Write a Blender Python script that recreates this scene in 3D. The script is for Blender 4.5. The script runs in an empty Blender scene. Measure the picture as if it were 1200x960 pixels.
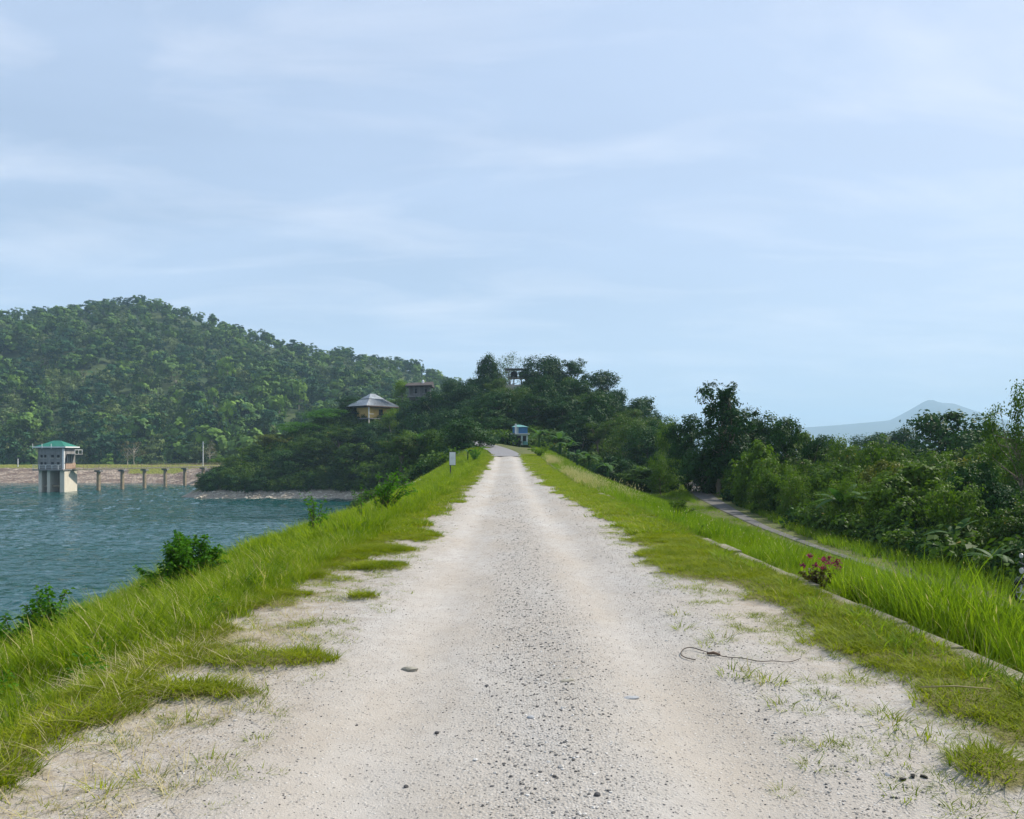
import bpy, math, random
import numpy as np
from mathutils import Vector

R = math.radians
random.seed(7)
scene = bpy.context.scene
COL = scene.collection

# ------------------------------------------------------------------ camera
EYE = 1.6
VPX = 593.0                   # photograph column the road runs towards
F = 924.0                      # focal length in pixels of the 1200 px wide photograph
cam_data = bpy.data.cameras.new('camera')
cam_data.sensor_width = 36.0
cam_data.lens = 36.0 * F / 1200.0
cam_data.shift_x = (600.0 - VPX) / 1200.0
cam_data.shift_y = 50.0 / 1200.0
cam_data.clip_start = 0.05
cam_data.clip_end = 30000
cam = bpy.data.objects.new('camera', cam_data)
COL.objects.link(cam)
cam.location = (0, 0, EYE)
cam.rotation_euler = (R(90), 0, 0)
scene.camera = cam

# ------------------------------------------------------------------ sky, sun, exposure
SUN_EL, SUN_AZ = 45.0, 60.0    # azimuth clockwise from +Y (the way the road runs)
world = bpy.data.worlds.new('World')
scene.world = world
world.use_nodes = True
nt = world.node_tree
nt.nodes.clear()


def N(tree, kind, **kw):
    n = tree.nodes.new(kind)
    for k, v in kw.items():
        if k.startswith('i_'):
            n.inputs[k[2:].replace('_', ' ')].default_value = v
        else:
            setattr(n, k, v)
    return n


def math_node(tree, op, a, b=None, clamp=False):
    n = tree.nodes.new('ShaderNodeMath')
    n.operation = op
    n.use_clamp = clamp
    for i, v in enumerate((a, b)):
        if v is None:
            continue
        if isinstance(v, (int, float)):
            n.inputs[i].default_value = v
        else:
            tree.links.new(v, n.inputs[i])
    return n.outputs[0]


def mix_rgb(tree, fac, a, b, blend='MIX'):
    n = tree.nodes.new('ShaderNodeMix')
    n.data_type = 'RGBA'
    n.blend_type = blend
    for sock, v in ((n.inputs[0], fac), (n.inputs[6], a), (n.inputs[7], b)):
        if isinstance(v, (int, float)):
            sock.default_value = v
        elif isinstance(v, tuple):
            sock.default_value = (*v, 1) if len(v) == 3 else v
        else:
            tree.links.new(v, sock)
    return n.outputs[2]


def ramp(tree, fac, stops):
    n = tree.nodes.new('ShaderNodeValToRGB')
    cr = n.color_ramp
    while len(cr.elements) > len(stops):
        cr.elements.remove(cr.elements[-1])
    while len(cr.elements) < len(stops):
        cr.elements.new(0.5)
    for e, (p, c) in zip(cr.elements, stops):
        e.position = p
        e.color = (c, c, c, 1) if isinstance(c, (int, float)) else (*c, 1)
    tree.links.new(fac, n.inputs[0])
    return n.outputs[0]


sky = N(nt, 'ShaderNodeTexSky', sky_type='NISHITA', sun_disc=False)
sky.sun_elevation = R(SUN_EL)
sky.sun_rotation = R(SUN_AZ)
sky.altitude = 200
sky.air_density = 1.0
sky.dust_density = 2.4
sky.ozone_density = 1.5
tc = N(nt, 'ShaderNodeTexCoord')
sep = N(nt, 'ShaderNodeSeparateXYZ')
nt.links.new(tc.outputs['Generated'], sep.inputs[0])
zden = math_node(nt, 'ADD', math_node(nt, 'MAXIMUM', sep.outputs[2], 0.0), 0.16)
comb = N(nt, 'ShaderNodeCombineXYZ')
nt.links.new(math_node(nt, 'DIVIDE', sep.outputs[0], zden), comb.inputs[0])
nt.links.new(math_node(nt, 'DIVIDE', sep.outputs[1], zden), comb.inputs[1])


def cloud_noise(scale, rot, stretch, detail, loc):
    m = N(nt, 'ShaderNodeMapping')
    m.inputs['Rotation'].default_value = (0, 0, R(rot))
    m.inputs['Scale'].default_value = stretch
    m.inputs['Location'].default_value = loc
    nt.links.new(comb.outputs[0], m.inputs[0])
    t = N(nt, 'ShaderNodeTexNoise')
    t.inputs['Scale'].default_value = scale
    t.inputs['Detail'].default_value = detail
    t.inputs['Roughness'].default_value = 0.55
    t.inputs['Distortion'].default_value = 0.4
    nt.links.new(m.outputs[0], t.inputs['Vector'])
    return t.outputs[0]


veil = ramp(nt, cloud_noise(0.55, 28, (1, 2.4, 1), 5, (6.0, 8.0, 0)), [(0.30, 0.0), (0.72, 1.0)])
wisp = ramp(nt, cloud_noise(1.5, -35, (1, 2.2, 1), 5, (9.045, 6.221, 0)), [(0.46, 0.0), (0.86, 1.0)])
skycol = mix_rgb(nt, 1.0, sky.outputs[0], (0.99, 0.985, 0.99), 'MULTIPLY')
VEIL_COL = (5.5, 6.7, 8.8)
WISP_COL = (10.0, 9.9, 10.3)
vfac = math_node(nt, 'ADD', math_node(nt, 'MULTIPLY', veil, 0.30), 0.52)
c1 = mix_rgb(nt, vfac, skycol, VEIL_COL)
c2 = mix_rgb(nt, math_node(nt, 'MULTIPLY', wisp, 0.40), c1, WISP_COL)
bg = N(nt, 'ShaderNodeBackground')
bg.inputs['Strength'].default_value = 0.085
nt.links.new(c2, bg.inputs['Color'])
wout = N(nt, 'ShaderNodeOutputWorld')
nt.links.new(bg.outputs[0], wout.inputs['Surface'])

sun_vec = Vector((math.sin(R(SUN_AZ)) * math.cos(R(SUN_EL)), math.cos(R(SUN_AZ)) * math.cos(R(SUN_EL)), math.sin(R(SUN_EL))))
sl = bpy.data.lights.new('sun', 'SUN')
sl.energy = 4.8
sl.angle = R(2.0)
sl.color = (1.0, 0.93, 0.82)
sun = bpy.data.objects.new('sun', sl)
sun.rotation_euler = sun_vec.to_track_quat('Z', 'Y').to_euler()
sun.location = (60, 40, 80)
COL.objects.link(sun)

scene.view_settings.view_transform = 'Standard'
scene.view_settings.look = 'None'
scene.view_settings.gamma = 1
scene.view_settings.exposure = 0.50
scene.view_settings.use_curve_mapping = False
scene.render.engine = 'CYCLES'
cy = scene.cycles
cy.max_bounces = 6
cy.diffuse_bounces = 2
cy.glossy_bounces = 2
cy.transmission_bounces = 4
cy.transparent_max_bounces = 6
cy.volume_bounces = 1
cy.use_denoising = True
cy.use_adaptive_sampling = True
cy.adaptive_threshold = 0.012
cy.caustics_reflective = False
cy.caustics_refractive = False


# ------------------------------------------------------------------ helpers
def vnoise(x, y, scale=1.0, seed=0):
    """smooth value noise, 0..1, vectorised"""
    x = np.asarray(x, float) * scale + 37.7 * (seed + 1)
    y = np.asarray(y, float) * scale + 91.3 * (seed + 1)
    xi, yi = np.floor(x), np.floor(y)
    fx, fy = x - xi, y - yi
    fx, fy = fx * fx * (3 - 2 * fx), fy * fy * (3 - 2 * fy)

    def h(i, j):
        v = np.sin(i * 127.1 + j * 311.7 + seed * 74.7) * 43758.5453
        return v - np.floor(v)
    return (h(xi, yi) * (1 - fx) + h(xi + 1, yi) * fx) * (1 - fy) + (h(xi, yi + 1) * (1 - fx) + h(xi + 1, yi + 1) * fx) * fy


def fbm(x, y, scale=1.0, seed=0, octaves=4):
    s, a, t = 0.0, 0.5, 0.0
    for o in range(octaves):
        s = s + a * vnoise(x, y, scale * 2 ** o, seed + o * 5)
        t += a
        a *= 0.5
    return s / t


def sstep(a, b, x):
    t = np.clip((np.asarray(x, float) - a) / (b - a), 0, 1)
    return t * t * (3 - 2 * t)


def mesh_np(name, V, faces, mat=None, smooth=False, attrs=None, mats=None, midx=None):
    """faces: int array (n,3) or (n,4), or a list of such arrays"""
    me = bpy.data.meshes.new(name)
    V = np.asarray(V, np.float32)
    if not isinstance(faces, list):
        faces = [faces]
    faces = [np.asarray(f, np.int32) for f in faces if len(f)]
    me.vertices.add(len(V))
    me.vertices.foreach_set('co', V.ravel())
    loops = np.concatenate([f.ravel() for f in faces])
    tot = np.concatenate([np.full(len(f), f.shape[1], np.int32) for f in faces])
    start = np.concatenate([[0], np.cumsum(tot)[:-1]]).astype(np.int32)
    me.loops.add(len(loops))
    me.loops.foreach_set('vertex_index', loops)
    me.polygons.add(len(tot))
    me.polygons.foreach_set('loop_start', start)
    me.polygons.foreach_set('loop_total', tot)
    if smooth:
        me.polygons.foreach_set('use_smooth', np.ones(len(tot), bool))
    for k, v in (attrs or {}).items():
        v = np.asarray(v, np.float32)
        a = me.attributes.new(k, 'FLOAT', 'POINT')
        a.data.foreach_set('value', v)
    for m in (mats or ([mat] if mat else [])):
        me.materials.append(m)
    if midx is not None:
        me.polygons.foreach_set('material_index', np.asarray(midx, np.int32))
    me.update(calc_edges=True)
    return me


def obj(name, me, parent=None, loc=None, rot=None, scale=None):
    o = bpy.data.objects.new(name, me)
    COL.objects.link(o)
    if parent is not None:
        o.parent = parent
    if loc is not None:
        o.location = loc
    if rot is not None:
        o.rotation_euler = rot
    if scale is not None:
        o.scale = scale if not isinstance(scale, (int, float)) else (scale,) * 3
    return o


def tag(o, label=None, cat=None, group=None, kind=None):
    for k, v in (('label', label), ('category', cat), ('group', group), ('kind', kind)):
        if v:
            o[k] = v
    return o


def thing(name, label, cat, loc, rz=0.0, group=None, scale=None):
    o = bpy.data.objects.new(name, None)
    o.empty_display_size = 0.2
    COL.objects.link(o)
    o.location = loc
    o.rotation_euler = (0, 0, rz)
    if scale is not None:
        o.scale = scale if not isinstance(scale, (int, float)) else (scale,) * 3
    return tag(o, label, cat, group)


class MB:
    """collects boxes, tubes and prisms into one mesh"""
    def __init__(self):
        self.v, self.f, self.n = [], [], 0

    def add(self, V, faces):
        self.v += [tuple(map(float, p)) for p in V]
        self.f += [tuple(int(i) + self.n for i in f) for f in faces]
        self.n = len(self.v)
        return self

    def box(self, x0, x1, y0, y1, z0, z1):
        V = [(x, y, z) for z in (z0, z1) for y in (y0, y1) for x in (x0, x1)]
        return self.add(V, [(0, 2, 3, 1), (4, 5, 7, 6), (0, 1, 5, 4), (2, 6, 7, 3), (0, 4, 6, 2), (1, 3, 7, 5)])

    def tube(self, pts, rad, sides=8, caps=True):
        V, Q = tube(pts, rad, sides)
        k = len(pts)
        fs = [tuple(q) for q in Q]
        if caps:
            fs.append(tuple(range(sides - 1, -1, -1)))
            fs.append(tuple((k - 1) * sides + i for i in range(sides)))
        return self.add(V, fs)

    def build(self, name, mat, parent=None, smooth=False, bevel=0.0, **kw):
        me = bpy.data.meshes.new(name)
        me.from_pydata(self.v, [], self.f)
        me.materials.append(mat)
        if smooth:
            me.polygons.foreach_set('use_smooth', np.ones(len(me.polygons), bool))
        me.update()
        o = obj(name, me, parent, **kw)
        if bevel:
            b = o.modifiers.new('bevel', 'BEVEL')
            b.width = bevel
            b.segments = 2
            b.limit_method = 'ANGLE'
        return o


def tube(pts, rad, sides=8):
    pts = np.asarray(pts, float)
    k = len(pts)
    rad = np.full(k, rad) if np.isscalar(rad) else np.asarray(rad, float)
    d = np.gradient(pts, axis=0)
    d /= np.linalg.norm(d, axis=1)[:, None] + 1e-9
    ref = np.where(np.abs(d[:, 2:3]) > 0.9, np.array([[1.0, 0, 0]]), np.array([[0, 0, 1.0]]))
    ref = np.broadcast_to(ref[0], d.shape) if np.all(np.abs(d[:, 2]) > 0.5) else ref
    if np.all(np.abs(d[:, 2]) > 0.5):
        ref = np.broadcast_to(np.array([1.0, 0, 0]), d.shape)
    u = np.cross(d, ref)
    u /= np.linalg.norm(u, axis=1)[:, None] + 1e-9
    w = np.cross(d, u)
    a = np.arange(sides) * 2 * math.pi / sides
    V = pts[:, None, :] + rad[:, None, None] * (np.cos(a)[None, :, None] * u[:, None, :] + np.sin(a)[None, :, None] * w[:, None, :])
    V = V.reshape(-1, 3)
    Q = []
    for i in range(k - 1):
        for j in range(sides):
            j2 = (j + 1) % sides
            Q.append((i * sides + j, i * sides + j2, (i + 1) * sides + j2, (i + 1) * sides + j))
    return V, np.array(Q, int)


def at(px, Y):
    """sideways place of a thing seen at photograph column px and standing Y metres down the road"""
    return (px - VPX) * Y / F


def zat(py, Y):
    return EYE + (530.0 - py) * Y / F


# ------------------------------------------------------------------ materials
def new_mat(name):
    m = bpy.data.materials.new(name)
    m.use_nodes = True
    t = m.node_tree
    t.nodes.clear()
    return m, t


def coord(t, kind='Object', scale=(1, 1, 1)):
    if kind == 'World':
        g = t.nodes.new('ShaderNodeNewGeometry')
        src = g.outputs['Position']
    else:
        c = t.nodes.new('ShaderNodeTexCoord')
        src = c.outputs[kind]
    m = t.nodes.new('ShaderNodeMapping')
    m.inputs['Scale'].default_value = scale
    t.links.new(src, m.inputs[0])
    return m.outputs[0]


def noise(t, vec, scale, detail=4, rough=0.55, dist=0.0):
    n = t.nodes.new('ShaderNodeTexNoise')
    n.inputs['Scale'].default_value = scale
    n.inputs['Detail'].default_value = detail
    n.inputs['Roughness'].default_value = rough
    n.inputs['Distortion'].default_value = dist
    t.links.new(vec, n.inputs['Vector'])
    return n.outputs[0]


def principled(t, col, rough=0.8, bump=None, bump_d=0.02, bump_s=0.6, spec=0.3, metallic=0.0, trans=None):
    b = t.nodes.new('ShaderNodeBsdfPrincipled')
    if isinstance(col, tuple):
        b.inputs['Base Color'].default_value = (*col, 1)
    else:
        t.links.new(col, b.inputs['Base Color'])
    if isinstance(rough, (int, float)):
        b.inputs['Roughness'].default_value = rough
    else:
        t.links.new(rough, b.inputs['Roughness'])
    b.inputs['Specular IOR Level'].default_value = spec
    b.inputs['Metallic'].default_value = metallic
    if bump is not None:
        bn = t.nodes.new('ShaderNodeBump')
        bn.inputs['Strength'].default_value = bump_s
        bn.inputs['Distance'].default_value = bump_d
        t.links.new(bump, bn.inputs['Height'])
        t.links.new(bn.outputs[0], b.inputs['Normal'])
    o = t.nodes.new('ShaderNodeOutputMaterial')
    t.links.new(b.outputs[0], o.inputs['Surface'])
    return b


def worn(name, a, b, scale=3.0, rough=0.85, bump=0.01, spec=0.25, streak=False):
    m, t = new_mat(name)
    v = coord(t, 'World', (1, 1, 0.25) if streak else (1, 1, 1))
    n1 = noise(t, v, scale, 6, 0.65)
    n2 = noise(t, v, scale * 7, 4, 0.6)
    f = ramp(t, math_node(t, 'ADD', math_node(t, 'MULTIPLY', n1, 0.7), math_node(t, 'MULTIPLY', n2, 0.3)), [(0.36, 0.0), (0.64, 1.0)])
    principled(t, mix_rgb(t, f, a, b), rough, n2, bump, 0.5, spec)
    return m


def leaf_mat(name, dark, light, trans=0.35, world_scale=0.25, warm=None, obj_var=0.35):
    """foliage: colour varies from leaf to leaf (tint attribute), from plant to plant and slowly across the ground"""
    m, t = new_mat(name)
    at_ = t.nodes.new('ShaderNodeAttribute')
    at_.attribute_name = 'tint'
    oi = t.nodes.new('ShaderNodeObjectInfo')
    wv = coord(t, 'World')
    wn = noise(t, wv, world_scale, 3)
    f = math_node(t, 'ADD', math_node(t, 'MULTIPLY', at_.outputs['Fac'], 0.55), math_node(t, 'MULTIPLY', oi.outputs['Random'], obj_var))
    f = math_node(t, 'ADD', f, math_node(t, 'MULTIPLY', math_node(t, 'SUBTRACT', wn, 0.5), 0.8), clamp=True)
    col = mix_rgb(t, f, dark, light)
    if warm is not None:
        wf = ramp(t, at_.outputs['Fac'], [(0.93, 0.0), (0.97, 1.0)])
        col = mix_rgb(t, wf, col, warm)
    d = t.nodes.new('ShaderNodeBsdfPrincipled')
    d.inputs['Roughness'].default_value = 0.55
    d.inputs['Specular IOR Level'].default_value = 0.08
    t.links.new(col, d.inputs['Base Color'])
    tr = t.nodes.new('ShaderNodeBsdfTranslucent')
    tcol = mix_rgb(t, 1.0, col, (1.25, 1.35, 0.55), 'MULTIPLY')
    t.links.new(tcol, tr.inputs['Color'])
    mx = t.nodes.new('ShaderNodeMixShader')
    mx.inputs[0].default_value = trans
    t.links.new(d.outputs[0], mx.inputs[1])
    t.links.new(tr.outputs[0], mx.inputs[2])
    o = t.nodes.new('ShaderNodeOutputMaterial')
    t.links.new(mx.outputs[0], o.inputs['Surface'])
    return m


M = {}
M['leaf_dark'] = leaf_mat('leaf_dark', (0.009, 0.040, 0.010), (0.042, 0.105, 0.020), 0.16, 0.08)
M['leaf_mid'] = leaf_mat('leaf_mid', (0.024, 0.064, 0.009), (0.095, 0.165, 0.020), 0.30, 0.10, (0.16, 0.13, 0.03))
M['leaf_bush'] = leaf_mat('leaf_bush', (0.026, 0.070, 0.008), (0.125, 0.210, 0.018), 0.36, 0.12, (0.20, 0.22, 0.12))
M['leaf_olive'] = leaf_mat('leaf_olive', (0.045, 0.070, 0.010), (0.165, 0.185, 0.026), 0.32, 0.12, (0.24, 0.20, 0.07))
M['leaf_lime'] = leaf_mat('leaf_lime', (0.070, 0.140, 0.012), (0.150, 0.240, 0.018), 0.40, 0.20)
M['leaf_fresh'] = leaf_mat('leaf_fresh', (0.036, 0.115, 0.010), (0.095, 0.235, 0.018), 0.42, 0.5)
M['leaf_banana'] = leaf_mat('leaf_banana', (0.030, 0.085, 0.020), (0.085, 0.165, 0.045), 0.35, 0.4)
M['leaf_hill'] = leaf_mat('leaf_hill', (0.012, 0.058, 0.022), (0.120, 0.210, 0.034), 0.06, 0.012, None, 0.80)
M['leaf_hill_lime'] = leaf_mat('leaf_hill_lime', (0.120, 0.230, 0.030), (0.200, 0.320, 0.040), 0.1, 0.02)
M['leaf_pale'] = leaf_mat('leaf_pale', (0.10, 0.10, 0.055), (0.20, 0.18, 0.10), 0.2, 0.05)
M['grass_tall'] = leaf_mat('grass_tall', (0.070, 0.145, 0.007), (0.285, 0.350, 0.016), 0.46, 0.9, (0.46, 0.40, 0.20), 0.35)
M['grass_right'] = leaf_mat('grass_right', (0.062, 0.140, 0.008), (0.260, 0.345, 0.020), 0.46, 0.7, (0.46, 0.40, 0.22), 0.30)
M['turf'] = leaf_mat('turf', (0.085, 0.140, 0.006), (0.320, 0.350, 0.015), 0.40, 2.2, (0.36, 0.30, 0.13), 0.40)
M['seed'] = leaf_mat('seed', (0.36, 0.33, 0.22), (0.60, 0.55, 0.42), 0.4, 0.6)
M['straw'] = leaf_mat('straw', (0.34, 0.29, 0.15), (0.55, 0.48, 0.30), 0.3, 1.0)
M['flower'] = leaf_mat('flower', (0.16, 0.015, 0.075), (0.30, 0.045, 0.16), 0.35, 2.0)
M['leaf_maroon'] = leaf_mat('leaf_maroon', (0.06, 0.03, 0.02), (0.10, 0.10, 0.03), 0.3, 2.0)
M['bark'] = worn('bark', (0.10, 0.080, 0.055), (0.22, 0.185, 0.14), 4.0, 0.9, 0.02, streak=True)
M['bark_pale'] = worn('bark_pale', (0.30, 0.27, 0.21), (0.46, 0.42, 0.35), 3.0, 0.9, 0.02, streak=True)
M['concrete'] = worn('concrete', (0.10, 0.095, 0.062), (0.27, 0.245, 0.185), 2.5, 0.9, 0.006)
M['asphalt_old'] = worn('asphalt_old', (0.065, 0.063, 0.058), (0.14, 0.135, 0.125), 1.5, 0.9, 0.01)
M['concrete_pale'] = worn('concrete_pale', (0.52, 0.47, 0.37), (0.66, 0.61, 0.50), 0.9, 0.85, 0.01, streak=True)
M['concrete_grey'] = worn('concrete_grey', (0.15, 0.145, 0.138), (0.28, 0.27, 0.255), 0.9, 0.85, 0.01, streak=True)
M['concrete_wet'] = worn('concrete_wet', (0.20, 0.16, 0.11), (0.34, 0.27, 0.17), 1.2, 0.7, 0.01)
M['white_paint'] = worn('white_paint', (0.62, 0.62, 0.60), (0.80, 0.80, 0.79), 2.0, 0.6, 0.003)
M['green_roof'] = worn('green_roof', (0.008, 0.115, 0.075), (0.016, 0.19, 0.125), 0.8, 0.5, 0.004)
M['dark_opening'] = worn('dark_opening', (0.012, 0.012, 0.013), (0.025, 0.025, 0.026), 2.0, 0.4, 0.002)
M['steel_dark'] = worn('steel_dark', (0.035, 0.035, 0.04), (0.07, 0.07, 0.075), 5.0, 0.5, 0.002)
M['brick_wall'] = worn('brick_wall', (0.30, 0.20, 0.14), (0.42, 0.30, 0.22), 2.0, 0.9, 0.01)
M['yellow_wall'] = worn('yellow_wall', (0.62, 0.38, 0.10), (0.78, 0.52, 0.17), 0.8, 0.8, 0.006)
M['metal_roof'] = worn('metal_roof', (0.09, 0.105, 0.12), (0.25, 0.29, 0.32), 0.5, 0.45, 0.01, 0.5)
M['brown_roof'] = worn('brown_roof', (0.04, 0.032, 0.028), (0.08, 0.062, 0.052), 0.7, 0.7, 0.01)
M['wood'] = worn('wood', (0.09, 0.055, 0.035), (0.17, 0.11, 0.07), 3.0, 0.8, 0.006, streak=True)
M['kiosk_wall'] = worn('kiosk_wall', (0.34, 0.42, 0.42), (0.50, 0.58, 0.58), 1.5, 0.8, 0.004, streak=True)
M['kiosk_teal'] = worn('kiosk_teal', (0.08, 0.22, 0.22), (0.14, 0.32, 0.30), 2.0, 0.7, 0.004)
M['kiosk_blue'] = worn('kiosk_blue', (0.035, 0.12, 0.26), (0.07, 0.20, 0.38), 1.2, 0.45, 0.004)
M['tank'] = worn('tank', (0.012, 0.012, 0.014), (0.03, 0.03, 0.034), 1.0, 0.4, 0.003)
M['black_paint'] = worn('black_paint', (0.008, 0.008, 0.010), (0.018, 0.018, 0.02), 3.0, 0.22, 0.001, 0.5)
M['rubber'] = worn('rubber', (0.012, 0.012, 0.012), (0.03, 0.03, 0.03), 6.0, 0.8, 0.003)
M['chrome'] = worn('chrome', (0.45, 0.45, 0.46), (0.62, 0.62, 0.63), 6.0, 0.25, 0.001, 0.6)
M['clay'] = worn('clay', (0.36, 0.17, 0.07), (0.50, 0.28, 0.13), 2.0, 0.95, 0.05)
M['rock'] = worn('rock', (0.24, 0.20, 0.165), (0.42, 0.37, 0.31), 1.5, 0.95, 0.06)
M['shore_rock'] = worn('shore_rock', (0.36, 0.31, 0.24), (0.62, 0.56, 0.46), 1.5, 0.95, 0.06)
M['twig'] = worn('twig', (0.045, 0.035, 0.025), (0.10, 0.08, 0.06), 9.0, 0.9, 0.004)
M['stone_grey'] = worn('stone_grey', (0.20, 0.19, 0.15), (0.34, 0.32, 0.27), 22.0, 0.9, 0.01)
M['stone_blue'] = worn('stone_blue', (0.24, 0.25, 0.265), (0.36, 0.37, 0.38), 22.0, 0.9, 0.01)
M['stone_dark'] = worn('stone_dark', (0.04, 0.04, 0.045), (0.12, 0.115, 0.11), 22.0, 0.85, 0.01)
M['charred'] = worn('charred', (0.010, 0.009, 0.008), (0.03, 0.028, 0.025), 22.0, 0.8, 0.01)


def gravel_stone_mat():
    m, t = new_mat('gravel_stone')
    oi = t.nodes.new('ShaderNodeObjectInfo')
    a = t.nodes.new('ShaderNodeAttribute')
    a.attribute_name = 'tint'
    c = ramp(t, oi.outputs['Random'], [(0.0, (0.045, 0.045, 0.047)), (0.30, (0.12, 0.117, 0.114)), (0.42, (0.25, 0.235, 0.21)), (0.62, (0.32, 0.30, 0.27)), (0.82, (0.42, 0.40, 0.37)), (1.0, (0.52, 0.51, 0.49))])
    principled(t, c, 0.85, noise(t, coord(t, 'World'), 160, 3), 0.002, 0.5)
    return m


M['gravel_stone'] = gravel_stone_mat()


def road_mat():
    """pale crushed stone worn white by tyres, coarse dark chips along the middle, dirt and thatch under the verge turf"""
    m, t = new_mat('road_gravel')
    w = coord(t, 'World')
    turf = t.nodes.new('ShaderNodeAttribute'); turf.attribute_name = 'turf'
    mid = t.nodes.new('ShaderNodeAttribute'); mid.attribute_name = 'chips'
    asph = t.nodes.new('ShaderNodeAttribute'); asph.attribute_name = 'asphalt'
    big = noise(t, coord(t, 'World', (1, 0.35, 1)), 0.9, 5, 0.6)
    med = noise(t, w, 6.0, 5, 0.65)
    fine = noise(t, w, 70.0, 3, 0.7)
    grit = noise(t, w, 190.0, 2, 0.7)
    base = mix_rgb(t, ramp(t, big, [(0.35, 0.0), (0.66, 1.0)]), (0.355, 0.318, 0.272), (0.405, 0.388, 0.366))
    base = mix_rgb(t, math_node(t, 'MULTIPLY', ramp(t, med, [(0.40, 0.0), (0.75, 1.0)]), 0.40), base, (0.27, 0.245, 0.212))
    base = mix_rgb(t, math_node(t, 'MULTIPLY', mid.outputs['Fac'], math_node(t, 'ADD', math_node(t, 'MULTIPLY', ramp(t, noise(t, w, 14.0, 4, 0.75), [(0.35, 0.0), (0.65, 1.0)]), 0.34), 0.04)), base, (0.17, 0.165, 0.155))
    # crushed chips: cells with their own grey
    vo = t.nodes.new('ShaderNodeTexVoronoi')
    vo.inputs['Scale'].default_value = 62.0
    vo.inputs['Randomness'].default_value = 1.0
    t.links.new(w, vo.inputs['Vector'])
    sc = t.nodes.new('ShaderNodeSeparateColor')
    t.links.new(vo.outputs['Color'], sc.inputs[0])
    cell = ramp(t, sc.outputs[0], [(0.0, (0.07, 0.068, 0.066)), (0.16, (0.20, 0.19, 0.18)), (0.40, (0.30, 0.285, 0.26)), (1.0, (0.45, 0.435, 0.41))])
    dens = math_node(t, 'ADD', math_node(t, 'MULTIPLY', mid.outputs['Fac'], 0.85), 0.16)
    pick = math_node(t, 'LESS_THAN', sc.outputs[1], math_node(t, 'MULTIPLY', dens, math_node(t, 'ADD', math_node(t, 'MULTIPLY', med, 1.6), 0.2)))
    inside = math_node(t, 'LESS_THAN', vo.outputs['Distance'], 0.42)
    base = mix_rgb(t, math_node(t, 'MULTIPLY', math_node(t, 'MULTIPLY', pick, inside), 0.85), base, cell)
    base = mix_rgb(t, 0.55, base, mix_rgb(t, grit, (0.30, 0.30, 0.30), (0.72, 0.72, 0.72)), 'OVERLAY')
    edge = t.nodes.new('ShaderNodeAttribute'); edge.attribute_name = 'edge'
    dirt = math_node(t, 'MULTIPLY', edge.outputs['Fac'], ramp(t, math_node(t, 'ADD', math_node(t, 'MULTIPLY', med, 0.6), math_node(t, 'MULTIPLY', noise(t, w, 19.0, 4, 0.7), 0.4)), [(0.38, 0.0), (0.62, 1.0)]))
    base = mix_rgb(t, math_node(t, 'MULTIPLY', dirt, 0.8), base, mix_rgb(t, fine, (0.15, 0.11, 0.065), (0.33, 0.275, 0.20)))
    soil = mix_rgb(t, ramp(t, fine, [(0.35, 0.0), (0.65, 1.0)]), (0.075, 0.070, 0.022), (0.19, 0.17, 0.060))
    tf = ramp(t, math_node(t, 'ADD', turf.outputs['Fac'], math_node(t, 'MULTIPLY', math_node(t, 'SUBTRACT', med, 0.5), 0.7)), [(0.22, 0.0), (0.70, 1.0)])
    col = mix_rgb(t, tf, base, soil)
    col = mix_rgb(t, asph.outputs['Fac'], col, mix_rgb(t, med, (0.15, 0.15, 0.16), (0.25, 0.245, 0.25)))
    h = math_node(t, 'ADD', math_node(t, 'MULTIPLY', fine, 0.8), math_node(t, 'MULTIPLY', math_node(t, 'SUBTRACT', 1.0, vo.outputs['Distance']), math_node(t, 'MULTIPLY', pick, 0.9)))
    h = math_node(t, 'ADD', h, math_node(t, 'MULTIPLY', grit, 0.3))
    principled(t, col, 0.92, h, 0.012, 0.75, 0.2)
    return m


M['road'] = road_mat()


def terrain_mat():
    m, t = new_mat('grassy_soil')
    w = coord(t, 'World')
    n1 = noise(t, w, 0.35, 5, 0.6)
    n2 = noise(t, w, 9.0, 4, 0.65)
    green = mix_rgb(t, ramp(t, n1, [(0.35, 0.0), (0.65, 1.0)]), (0.035, 0.075, 0.012), (0.085, 0.125, 0.020))
    soil = mix_rgb(t, n2, (0.10, 0.075, 0.045), (0.20, 0.155, 0.09))
    col = mix_rgb(t, ramp(t, n2, [(0.42, 0.0), (0.66, 1.0)]), green, soil)
    rk = t.nodes.new('ShaderNodeAttribute'); rk.attribute_name = 'rocky'
    rock = mix_rgb(t, noise(t, w, 2.2, 6, 0.7), (0.14, 0.115, 0.09), (0.44, 0.385, 0.31))
    col = mix_rgb(t, ramp(t, math_node(t, 'ADD', rk.outputs['Fac'], math_node(t, 'MULTIPLY', math_node(t, 'SUBTRACT', n2, 0.5), 0.6)), [(0.35, 0.0), (0.65, 1.0)]), col, rock)
    principled(t, col, 0.95, n2, 0.08, 0.7, 0.15)
    return m


M['terrain'] = terrain_mat()


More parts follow.
